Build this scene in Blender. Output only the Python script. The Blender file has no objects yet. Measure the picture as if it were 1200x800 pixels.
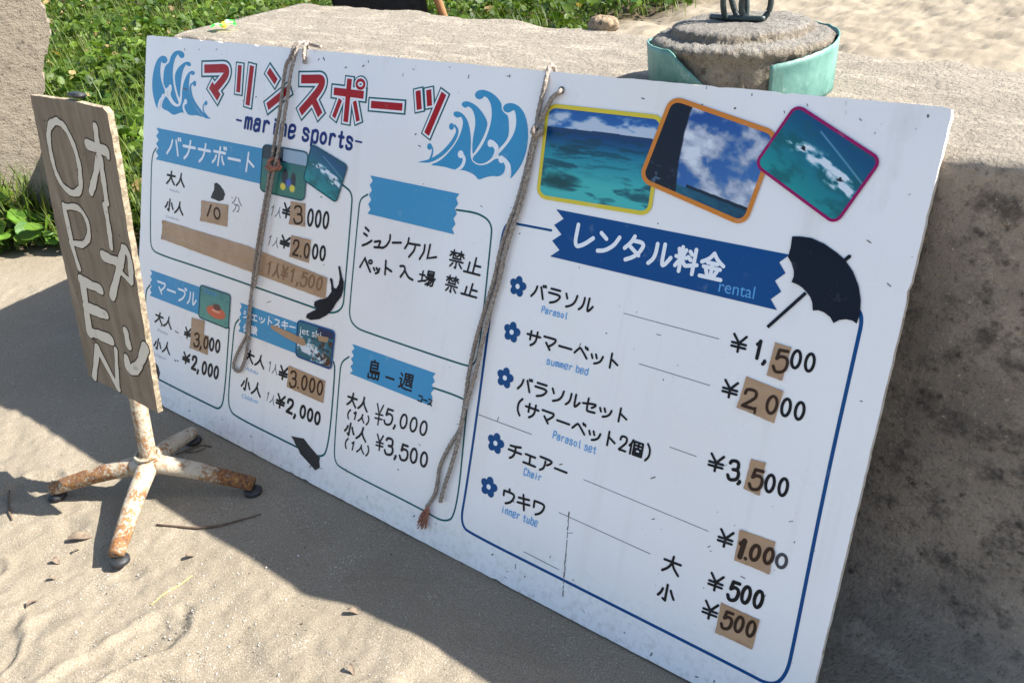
import bpy, bmesh, math, random
import numpy as np
from mathutils import Vector, Matrix

random.seed(7)
rng = np.random.default_rng(7)
S = bpy.context.scene
COL = S.collection

# ------------------------------------------------------------------ camera
CAM = np.array([2.1048, -0.8947, 1.1559])
ROT = np.array([[0.7770, 0.2467, -0.5792],
                [0.6254, -0.4075, 0.6655],
                [-0.0718, -0.8793, -0.4709]])       # columns: right, down, forward
q_, r_ = np.linalg.qr(ROT)
ROT = q_ @ np.diag(np.sign(np.diag(r_)))
FPX = 1050.0                                          # focal length for a 1200 px wide frame
cam_d = bpy.data.cameras.new("camera")
cam_o = bpy.data.objects.new("camera", cam_d)
COL.objects.link(cam_o)
cam_d.sensor_width = 36.0
cam_d.lens = FPX / 1200 * 36.0
cam_d.clip_start = 0.02
cam_d.clip_end = 2000
m = Matrix.Identity(4)
for i in range(3):
    m[i][0] = ROT[i, 0]
    m[i][1] = -ROT[i, 1]
    m[i][2] = -ROT[i, 2]
    m[i][3] = CAM[i]
cam_o.matrix_world = m
S.camera = cam_o

# ------------------------------------------------------------------ sky and sun
SUN = Vector((0.987, 0.597, 1.0)).normalized()        # towards the sun
W = bpy.data.worlds.new("World")
S.world = W
W.use_nodes = True
nt = W.node_tree
sky = nt.nodes.new("ShaderNodeTexSky")
sky.sky_type = 'NISHITA'
sky.sun_disc = False
sky.sun_elevation = math.asin(SUN.z)
sky.sun_rotation = math.atan2(SUN.x, SUN.y)
sky.air_density = 1.0
sky.dust_density = 1.3
bg = nt.nodes["Background"]
bg.inputs[1].default_value = 0.085
nt.links.new(sky.outputs[0], bg.inputs[0])
sun_d = bpy.data.lights.new("sun", 'SUN')
sun_d.energy = 4.8
sun_d.angle = math.radians(0.53)
sun_d.color = (1.0, 0.96, 0.90)
sun_o = bpy.data.objects.new("sun", sun_d)
sun_o.rotation_mode = 'QUATERNION'
sun_o.rotation_quaternion = SUN.to_track_quat('Z', 'Y')
sun_o.location = (3, 2, 5)
COL.objects.link(sun_o)
S.view_settings.view_transform = 'Standard'
S.view_settings.look = 'None'
S.view_settings.exposure = 1.64
S.view_settings.gamma = 1.0
S.view_settings.use_curve_mapping = False
S.cycles.max_bounces = 8


# ------------------------------------------------------------------ helpers
def lin(c):
    c = np.asarray(c, float) / 255.0
    return np.where(c <= 0.04045, c / 12.92, ((c + 0.055) / 1.055) ** 2.4)


def vnoise(x, y, seed=0):
    """smooth value noise in numpy"""
    xi = np.floor(x).astype(np.int64)
    yi = np.floor(y).astype(np.int64)
    xf = x - xi
    yf = y - yi
    u = xf * xf * (3 - 2 * xf)
    v = yf * yf * (3 - 2 * yf)

    def h(a, b):
        n = (a * 374761393 + b * 668265263 + seed * 974711) & 0x7fffffff
        n = ((n ^ (n >> 13)) * 1274126177) & 0x7fffffff
        n = n ^ (n >> 16)
        return (n % 100003) / 100003.0
    a = h(xi, yi); b = h(xi + 1, yi); c = h(xi, yi + 1); d = h(xi + 1, yi + 1)
    return (a * (1 - u) + b * u) * (1 - v) + (c * (1 - u) + d * u) * v


def fbm(x, y, seed=0, octaves=4):
    s = 0; a = 0.5; t = 0
    for k in range(octaves):
        s = s + a * vnoise(x * 2 ** k + 17.3 * k, y * 2 ** k - 9.1 * k, seed + k)
        t += a
        a *= 0.5
    return s / t


def cross3(a, b):
    return np.array([a[1]*b[2]-a[2]*b[1], a[2]*b[0]-a[0]*b[2], a[0]*b[1]-a[1]*b[0]])


def on_plane(x, y, n, c):
    """a point traced on the photograph, put on a real plane n.p = c"""
    d = ROT @ np.array([(x - 600) / FPX, (y - 400) / FPX, 1.0])
    n = np.asarray(n, float)
    return CAM + d * ((c - n @ CAM) / (n @ d))


def ground(x, y, z=0.0):
    return on_plane(x, y, (0, 0, 1), z)


def props(o, label=None, cat=None, group=None, kind=None):
    if label: o["label"] = label
    if cat: o["category"] = cat
    if group: o["group"] = group
    if kind: o["kind"] = kind
    return o


def thing(name, label, cat, mat=None, group=None):
    o = bpy.data.objects.new(name, None)
    o.empty_display_size = 0.1
    COL.objects.link(o)
    if mat is not None: o.matrix_world = mat
    return props(o, label, cat, group)


def link(name, me, mat, parent=None, smooth=False):
    if mat is not None: me.materials.append(mat)
    o = bpy.data.objects.new(name, me)
    COL.objects.link(o)
    if parent is not None: o.parent = parent
    if smooth:
        me.polygons.foreach_set("use_smooth", [True] * len(me.polygons))
    return o


def bobj(name, bm, mat, parent=None, smooth=False):
    me = bpy.data.meshes.new(name)
    bm.to_mesh(me)
    bm.free()
    return link(name, me, mat, parent, smooth)


def pobj(name, verts, faces, mat, parent=None, smooth=False, colors=None):
    me = bpy.data.meshes.new(name)
    me.from_pydata([tuple(map(float, v)) for v in verts], [], faces)
    if colors is not None:
        at = me.color_attributes.new("tint", 'FLOAT_COLOR', 'POINT')
        c = np.ones((len(verts), 4), np.float32)
        c[:, :3] = colors
        at.data.foreach_set("color", c.ravel())
    me.update()
    return link(name, me, mat, parent, smooth)


def fast_mesh(name, V, F, mat, parent=None, smooth=False, colors=None):
    """V (n,3) and F (m,k) arrays"""
    me = bpy.data.meshes.new(name)
    V = np.asarray(V, np.float32); F = np.asarray(F, np.int32)
    k = F.shape[1]
    me.vertices.add(len(V)); me.vertices.foreach_set("co", V.ravel())
    me.loops.add(F.size); me.loops.foreach_set("vertex_index", F.ravel())
    me.polygons.add(len(F))
    me.polygons.foreach_set("loop_start", np.arange(0, F.size, k, dtype=np.int32))
    me.update(calc_edges=True)
    if colors is not None:
        at = me.color_attributes.new("tint", 'FLOAT_COLOR', 'POINT')
        c = np.ones((len(V), 4), np.float32); c[:, :3] = colors
        at.data.foreach_set("color", c.ravel())
    me.validate()
    return link(name, me, mat, parent, smooth)


def chaikin(p, n=3):
    p = [np.asarray(a, float) for a in p]
    for _ in range(n):
        q = [p[0]]
        for a, b in zip(p[:-1], p[1:]):
            q += [a * .75 + b * .25, a * .25 + b * .75]
        q.append(p[-1])
        p = q
    return p


def catmull(p, n=8):
    p = [np.asarray(a, float) for a in p]
    P = [2 * p[0] - p[1]] + p + [2 * p[-1] - p[-2]]
    out = []
    for i in range(1, len(P) - 2):
        for k in range(n):
            t = k / n
            a, b, c, d = P[i-1], P[i], P[i+1], P[i+2]
            out.append(.5 * ((2*b) + (-a+c)*t + (2*a-5*b+4*c-d)*t*t + (-a+3*b-3*c+d)*t**3))
    out.append(p[-1])
    return out


# ------------------------------------------------------------------ materials
class NT:
    def __init__(s, name):
        s.m = bpy.data.materials.new(name)
        s.m.use_nodes = True
        s.t = s.m.node_tree
        s.b = s.t.nodes["Principled BSDF"]
        s.out = s.t.nodes["Material Output"]

    def n(s, typ, **kw):
        nd = s.t.nodes.new(typ)
        for k, v in kw.items(): setattr(nd, k, v)
        return nd

    def l(s, a, b): s.t.links.new(a, b)

    def coord(s): return s.n("ShaderNodeTexCoord").outputs["Object"]

    def noise(s, scale, detail=6, rough=.6, vec=None, stretch=None):
        nd = s.n("ShaderNodeTexNoise")
        nd.inputs["Scale"].default_value = scale
        nd.inputs["Detail"].default_value = detail
        nd.inputs["Roughness"].default_value = rough
        v = vec or s.coord()
        if stretch:
            mp = s.n("ShaderNodeMapping"); mp.inputs["Scale"].default_value = stretch
            s.l(v, mp.inputs[0]); v = mp.outputs[0]
        s.l(v, nd.inputs["Vector"])
        return nd.outputs["Fac"]

    def ramp(s, fac, stops):
        nd = s.n("ShaderNodeValToRGB")
        e = nd.color_ramp.elements
        while len(e) < len(stops): e.new(.5)
        for el, (p, c) in zip(e, stops):
            el.position = p
            if not hasattr(c, '__len__'): c = (c, c, c)
            el.color = (*c[:3], 1)
        s.l(fac, nd.inputs[0])
        return nd.outputs[0]

    def mix(s, fac, a, b, mode='MIX'):
        nd = s.n("ShaderNodeMix", data_type='RGBA', blend_type=mode)
        for inp, v in ((nd.inputs[0], fac), (nd.inputs[6], a), (nd.inputs[7], b)):
            if hasattr(v, 'links'): s.l(v, inp)
            elif hasattr(v, '__len__'): inp.default_value = (*v[:3], 1)
            else: inp.default_value = v
        return nd.outputs[2]

    def math(s, op, a, b=0.0):
        nd = s.n("ShaderNodeMath", operation=op)
        for inp, v in zip(nd.inputs, (a, b)):
            if hasattr(v, 'links'): s.l(v, inp)
            else: inp.default_value = v
        return nd.outputs[0]

    def bump(s, h, strength, dist, prev=None):
        nd = s.n("ShaderNodeBump")
        nd.inputs["Strength"].default_value = strength
        nd.inputs["Distance"].default_value = dist
        s.l(h, nd.inputs["Height"])
        if prev is not None: s.l(prev, nd.inputs["Normal"])
        return nd.outputs[0]

    def done(s, color=None, rough=.6, normal=None, **kw):
        if color is not None:
            if hasattr(color, 'links'): s.l(color, s.b.inputs["Base Color"])
            else: s.b.inputs["Base Color"].default_value = (*color[:3], 1)
        if hasattr(rough, 'links'): s.l(rough, s.b.inputs["Roughness"])
        else: s.b.inputs["Roughness"].default_value = rough
        if normal is not None: s.l(normal, s.b.inputs["Normal"])
        for k, v in kw.items(): s.b.inputs[k.replace('_', ' ')].default_value = v
        return s.m


def ink(name, rgb, wear=.12, rough=.38, fade=(205, 207, 214)):
    t = NT(name)
    n = t.noise(38, 5, .65)
    n2 = t.noise(9, 3, .6)
    c = t.mix(t.ramp(n, [(.60, 0), (.76, wear * 2.2)]), lin(rgb), lin(fade))
    c = t.mix(t.ramp(n2, [(.35, 0.0), (.85, .5*wear)]), c, t.mix(.5, lin(rgb), lin(fade)))
    return t.done(c, rough, Specular_IOR_Level=.16)


def board_material():
    t = NT("white_painted_board")
    base = t.mix(t.ramp(t.noise(3.0, 4, .55), [(.3, 0), (.7, 1)]), (.83, .805, .79), (.88, .855, .84))
    specks = t.ramp(t.noise(95, 3, .55), [(.735, 0), (.76, 1)])
    smear = t.ramp(t.noise(5, 7, .72, stretch=(1, .35, 1)), [(.60, 0), (.78, .38)])
    c = t.mix(smear, base, (.46, .43, .38))
    c = t.mix(specks, c, (.13, .11, .09))
    sx = t.n("ShaderNodeSeparateXYZ"); t.l(t.coord(), sx.inputs[0])
    hgt = t.math('ADD', sx.outputs["Y"], t.math('MULTIPLY', t.noise(7, 6, .7), .16))
    splash = t.math('MULTIPLY', t.ramp(hgt, [(.09, 1), (.19, 0)]), t.ramp(t.noise(70, 5, .7), [(.48, 0), (.64, .32)]))
    c = t.mix(splash, c, (.36, .30, .22))
    streak = t.math('MULTIPLY', t.ramp(t.noise(16, 4, .6, stretch=(1, .05, 1)), [(.56, 0), (.72, .30)]), t.ramp(t.noise(2.4, 3, .6), [(.42, 0), (.6, 1)]))
    c = t.mix(streak, c, (.55, .50, .41))
    c = t.mix(t.ramp(t.noise(1.6, 3, .6), [(.5, 0), (.72, .22)]), c, (.80, .72, .56))
    scr = t.ramp(t.noise(38, 6, .75, stretch=(1, .25, 1)), [(.66, 0), (.70, .35)])
    c = t.mix(scr, c, (.40, .38, .36))
    n1 = t.noise(2.6, 2, .5, stretch=(1.6, .7, 1))
    n2 = t.noise(240, 3, .5)
    b = t.bump(n1, .5, .022)
    b = t.bump(n2, .12, .0006, b)
    r = t.ramp(t.noise(6, 4, .6), [(.3, .24), (.75, .42)])
    return t.done(c, r, b)


def plywood_edge():
    t = NT("raw_plywood_edge")
    c = t.ramp(t.noise(60, 5, .7), [(.3, (.32, .24, .15)), (.5, (.60, .54, .45)), (.75, (.74, .72, .68))])
    return t.done(c, .75)


def sand_material():
    t = NT("coral_sand")
    at = t.n("ShaderNodeAttribute", attribute_name="tint").outputs["Color"]
    sep = t.n("ShaderNodeSeparateColor"); t.l(at, sep.inputs[0])
    big = t.noise(2.2, 6, .6)
    c = t.mix(t.ramp(big, [(.3, 0), (.7, 1)]), (.216, .180, .128), (.256, .217, .160))
    fine = t.noise(420, 3, .6)
    c = t.mix(t.ramp(fine, [(.34, .75), (.48, 0)]), c, (.12, .095, .065))
    c = t.mix(t.ramp(fine, [(.58, 0), (.70, .75)]), c, (.46, .42, .35))
    vor = t.n("ShaderNodeTexVoronoi"); vor.inputs["Scale"].default_value = 150
    t.l(t.coord(), vor.inputs["Vector"])
    grit = t.math('MULTIPLY', t.ramp(vor.outputs["Distance"], [(.16, 1), (.26, 0)]),
                  t.ramp(t.noise(9, 3, .6), [(.54, 0), (.66, .7)]))
    c = t.mix(grit, c, (.52, .49, .43))
    soil = t.ramp(t.noise(14, 5, .7), [(.3, (.035, .026, .016)), (.7, (.12, .095, .055))])
    c = t.mix(sep.outputs[0], c, soil)
    b = t.bump(t.noise(34, 6, .62), .26, .014)
    b = t.bump(fine, .5, .0022, b)
    return t.done(c, .95, b, Specular_IOR_Level=.15)


def concrete_material(name, light, dark, stain, top_light=None):
    """weathered concrete; `top_light` is the bleached colour of upward faces"""
    t = NT(name)
    n1 = t.noise(3.2, 8, .68)
    n2 = t.noise(22, 7, .7)
    n3 = t.noise(130, 5, .65)
    c = t.mix(t.ramp(n1, [(.34, 0), (.66, 1)]), dark, light)
    c = t.mix(t.ramp(n2, [(.50, 0), (.66, .85)]), c, stain)
    vo = t.n("ShaderNodeTexVoronoi"); vo.inputs["Scale"].default_value = 48
    t.l(t.coord(), vo.inputs["Vector"])
    pit = t.math('MULTIPLY', t.ramp(vo.outputs["Distance"], [(.14, 1), (.30, 0)]), t.ramp(n2, [(.44, 0), (.56, .8)]))
    c = t.mix(pit, c, tuple(x * .3 for x in dark))
    c = t.mix(t.ramp(n3, [(.32, .55), (.44, 0)]), c, tuple(x * .45 for x in dark))
    c = t.mix(t.ramp(n3, [(.60, 0), (.72, .6)]), c, tuple(min(.8, x * 1.35) for x in light))
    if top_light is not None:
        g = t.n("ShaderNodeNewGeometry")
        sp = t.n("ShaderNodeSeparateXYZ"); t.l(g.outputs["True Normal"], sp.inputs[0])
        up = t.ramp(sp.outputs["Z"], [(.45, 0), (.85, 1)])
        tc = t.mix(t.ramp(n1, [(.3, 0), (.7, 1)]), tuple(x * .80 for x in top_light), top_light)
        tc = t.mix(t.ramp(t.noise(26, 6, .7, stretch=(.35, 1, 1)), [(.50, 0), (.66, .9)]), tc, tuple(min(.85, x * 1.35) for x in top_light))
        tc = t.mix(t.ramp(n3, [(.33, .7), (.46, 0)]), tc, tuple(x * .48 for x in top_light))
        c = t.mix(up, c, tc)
    b = t.bump(n1, .5, .03)
    b = t.bump(n2, .95, .016, b)
    b = t.bump(n3, 1.0, .006, b)
    return t.done(c, .93, b, Specular_IOR_Level=.2)


def wood_material():
    t = NT("weathered_plywood")
    g = t.noise(30, 6, .65, stretch=(1, .12, 1))
    c = t.ramp(g, [(.25, (.095, .070, .046)), (.5, (.18, .138, .095)), (.8, (.275, .22, .16))])
    c = t.mix(t.ramp(t.noise(7, 5, .6), [(.5, 0), (.75, .55)]), c, (.30, .24, .17))
    c = t.mix(t.ramp(t.noise(60, 4, .7), [(.66, 0), (.72, .8)]), c, (.04, .03, .02))
    return t.done(c, .85, t.bump(g, .8, .005))


def rusty_paint(name="rusty_white_paint", lo=.545, hi=.62):
    t = NT(name)
    n = t.noise(24, 8, .72)
    f = t.noise(130, 5, .7)
    at = t.n("ShaderNodeAttribute", attribute_name="tint").outputs["Color"]
    sep = t.n("ShaderNodeSeparateColor"); t.l(at, sep.inputs[0])
    mask = t.math('ADD', t.math('MULTIPLY', n, .52), t.math('MULTIPLY', f, .48))
    mask = t.math('ADD', mask, t.math('MULTIPLY', sep.outputs[0], .20))
    k = t.ramp(mask, [(lo, 0), (hi, 1)])
    rust = t.ramp(f, [(.34, (.035, .016, .009)), (.47, (.14, .055, .02)), (.58, (.25, .115, .035)), (.72, (.36, .23, .10))])
    paint = t.mix(t.ramp(t.noise(30, 5, .6), [(.35, 0), (.75, 1)]), (.44, .39, .30), (.33, .275, .185))
    c = t.mix(k, paint, rust)
    r = t.ramp(k, [(0, .55), (1, .92)])
    return t.done(c, r, t.bump(mask, .9, .005))


def simple(name, rgb, rough=.6, var=.25, scale=40, bump=.3, dist=.002, **kw):
    t = NT(name)
    n = t.noise(scale, 5, .65)
    rgb = np.asarray(rgb, float)
    c = t.mix(t.ramp(n, [(.3, 0), (.7, 1)]), rgb * (1 - var), np.minimum(rgb * (1 + var), .95))
    return t.done(c, rough, t.bump(n, bump, dist), **kw)


def tinted(name, rough=.5, translucent=0.0, bump=None):
    """colour comes from the per-point tint of the mesh (leaf, print)"""
    t = NT(name)
    at = t.n("ShaderNodeAttribute", attribute_name="tint").outputs["Color"]
    m_ = t.done(at, rough, Specular_IOR_Level=.3)
    if translucent:
        tr = t.n("ShaderNodeBsdfTranslucent")
        bright = t.mix(1.0, at, (1.5, 1.6, .7), 'MULTIPLY')
        t.l(bright, tr.inputs[0])
        mx = t.n("ShaderNodeMixShader"); mx.inputs[0].default_value = translucent
        t.l(t.b.outputs[0], mx.inputs[1]); t.l(tr.outputs[0], mx.inputs[2])
        t.l(mx.outputs[0], t.out.inputs[0])
    return m_


M = {}
M['board'] = board_material()
M['ply'] = plywood_edge()
M['sand'] = sand_material()
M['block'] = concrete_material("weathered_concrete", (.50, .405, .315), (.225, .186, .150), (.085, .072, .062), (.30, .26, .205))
M['post'] = concrete_material("pale_concrete", (.28, .24, .185), (.22, .185, .14), (.16, .13, .10), None)
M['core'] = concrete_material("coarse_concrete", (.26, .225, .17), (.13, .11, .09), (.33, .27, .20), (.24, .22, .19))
M['wood'] = wood_material()
M['rust'] = rusty_paint()
M['black'] = ink("black_ink", (18, 19, 24), .03)
M['marker'] = ink("black_marker", (30, 28, 32), .10, .5)
M['faint'] = ink("faded_marker", (118, 118, 126), .5, .5)
M['greymark'] = ink("grey_marker", (70, 68, 72), .2, .5)
M['brownmark'] = ink("marker_on_tape", (58, 40, 30), .10, .5, (120, 90, 62))
M['ghost'] = ink("faded_marker_on_tape", (140, 104, 74), .30, .5, (150, 115, 82))
M['red'] = ink("red_ink", (168, 14, 26), .06)
M['white'] = ink("white_ink", (236, 238, 242), .04)
M['green'] = ink("green_line_ink", (6, 92, 94), .08)
M['navy'] = ink("navy_ink", (0, 72, 128), .06)
M['title_blue'] = ink("title_blue_ink", (4, 40, 112), .05)
M['banner'] = ink("light_blue_ink", (66, 148, 192), .12)
M['deep'] = ink("deep_blue_ink", (0, 72, 132), .05)
M['wave'] = ink("wave_blue_ink", (60, 146, 190), .10)
M['pale'] = ink("pale_blue_ink", (88, 160, 216), .12)
M['palegrey'] = ink("faded_small_print", (168, 176, 190), .5)
M['umb'] = ink("dark_umbrella_ink", (6, 15, 34), .04, .3)
M['yellow'] = ink("yellow_border_ink", (216, 196, 62), .1)
M['orange'] = ink("orange_border_ink", (208, 128, 50), .1)
M['magenta'] = ink("magenta_border_ink", (150, 14, 92), .06)
M['tealedge'] = ink("teal_border_ink", (14, 78, 92), .1)
M['linegrey'] = ink("grey_rule_ink", (78, 80, 88), .3)
M['scuff'] = ink("scuff_grime", (112, 106, 102), .5, .7)
def tape_material():
    t = NT("brown_packing_tape")
    n = t.noise(14, 4, .6)
    n2 = t.noise(55, 6, .7)
    c = t.mix(t.ramp(n, [(.3, 0), (.7, 1)]), (.35, .205, .11), (.46, .285, .165))
    c = t.mix(t.ramp(n2, [(.58, 0), (.72, .5)]), c, (.26, .15, .085))
    w = t.noise(10, 3, .5, stretch=(1, 4, 1))
    return t.done(c, .38, t.bump(n2, .3, .002, t.bump(w, .6, .006)))


M['tape'] = tape_material()
M['blacktape'] = simple("black_cloth_tape", (.012, .012, .014), .55, .3, 80)
M['print'] = tinted("photo_print", .34)
M['leaf'] = tinted("creeper_leaf", .52, .28)
M['signwhite'] = ink("brushed_white_paint", (204, 197, 182), .42, .8, (132, 108, 84))
M['signdark'] = ink("brushed_dark_outline", (62, 48, 38), .2, .8, (110, 92, 74))
M['rope'] = None


# ------------------------------------------------------------------ ribbons, polygons and lettering on a flat face
class Face:
    """a flat face in the world: traced points become (u, v) metres on it"""
    def __init__(s, origin, u, v, n):
        s.o = np.asarray(origin, float); s.u = np.asarray(u, float); s.v = np.asarray(v, float)
        s.n = np.asarray(n, float)
        s.c = s.n @ s.o

    def uv(s, x, y):
        p = on_plane(x, y, s.n, s.c) - s.o
        return np.array([p @ s.u, p @ s.v])

    def scale(s, x, y):
        a = s.uv(x, y); b = s.uv(x + 1, y) - a; c = s.uv(x, y + 1) - a
        return math.sqrt(abs(b[0]*c[1] - b[1]*c[0]))

    def matrix(s):
        mm = Matrix.Identity(4)
        for i in range(3):
            mm[i][0] = s.u[i]; mm[i][1] = s.v[i]; mm[i][2] = s.n[i]; mm[i][3] = s.o[i]
        return mm


def ribbon(bm, pts, widths, z, h, cap='round', closed=False):
    """painted line: a low dome, so crossing lines never share a plane"""
    P = [np.asarray(p, float) for p in pts]
    if not hasattr(widths, '__len__'): widths = [widths] * len(P)
    Q = [P[0]]; Wd = [widths[0]]
    for p, w in zip(P[1:], widths[1:]):
        if np.linalg.norm(p - Q[-1]) > 1e-6:
            Q.append(p); Wd.append(w)
    P = Q
    n = len(P)
    if n == 1:
        P = [P[0] - np.array([Wd[0]*.05, 0]), P[0] + np.array([Wd[0]*.05, 0])]; Wd = [Wd[0]] * 2; n = 2
    rows = []
    for i in range(n):
        if closed:
            t = P[(i+1) % n] - P[i-1]
        else:
            t = P[min(i+1, n-1)] - P[max(i-1, 0)]
        t = t / (np.linalg.norm(t) + 1e-12)
        nn = np.array([-t[1], t[0]])
        w = Wd[i] / 2
        # mitre
        if 0 < i < n-1 or closed:
            a = P[i] - P[i-1]; a = a / (np.linalg.norm(a) + 1e-12)
            k = abs(a @ t)
            w = w / max(k, .6)
        rows.append([bm.verts.new((*(P[i] + nn*w), z)), bm.verts.new((*(P[i] + nn*w*.45), z+h*.85)),
                     bm.verts.new((*(P[i] - nn*w*.45), z+h*.85)), bm.verts.new((*(P[i] - nn*w), z))])
    rng_ = range(n if closed else n-1)
    for i in rng_:
        a, b = rows[i], rows[(i+1) % n]
        for k in range(3):
            bm.faces.new((a[k], a[k+1], b[k+1], b[k]))
    if cap == 'round' and not closed:
        for row, i, sgn in ((rows[0], 0, -1), (rows[-1], n-1, 1)):
            j = 1 if i == 0 else n-2
            t = (P[i] - P[j]); t = t / (np.linalg.norm(t) + 1e-12)
            nn = np.array([-t[1], t[0]])
            w = Wd[i] / 2
            ends = []; ins = []
            # row order: left of travel direction; rebuild by angle
            for k in range(7):
                a = math.pi/2 - k * math.pi/6
                d = math.cos(a)*t + math.sin(a)*nn
                ends.append((P[i] + d*w)); ins.append(P[i] + d*w*.45)
            ev = [bm.verts.new((*e, z)) for e in ends]
            iv = [bm.verts.new((*e, z+h*.85)) for e in ins]
            for k in range(6):
                bm.faces.new((ev[k], ev[k+1], iv[k+1], iv[k]))
            bm.faces.new(iv)


def disc(bm, c, rx, ry, z, h, n=20, rot=0):
    vs = []
    for k in range(n):
        a = 2*math.pi*k/n
        x, y = rx*math.cos(a), ry*math.sin(a)
        vs.append(bm.verts.new((c[0]+x*math.cos(rot)-y*math.sin(rot), c[1]+x*math.sin(rot)+y*math.cos(rot), z)))
    cv = bm.verts.new((c[0], c[1], z+h))
    for k in range(n):
        bm.faces.new((vs[k], vs[(k+1) % n], cv))


def poly(bm, pts, z):
    vs = [bm.verts.new((p[0], p[1], z)) for p in pts]
    f = bm.faces.new(vs)
    f.normal_update()
    if f.normal.z < 0: f.normal_flip()
    bmesh.ops.triangulate(bm, faces=[f])


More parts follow.
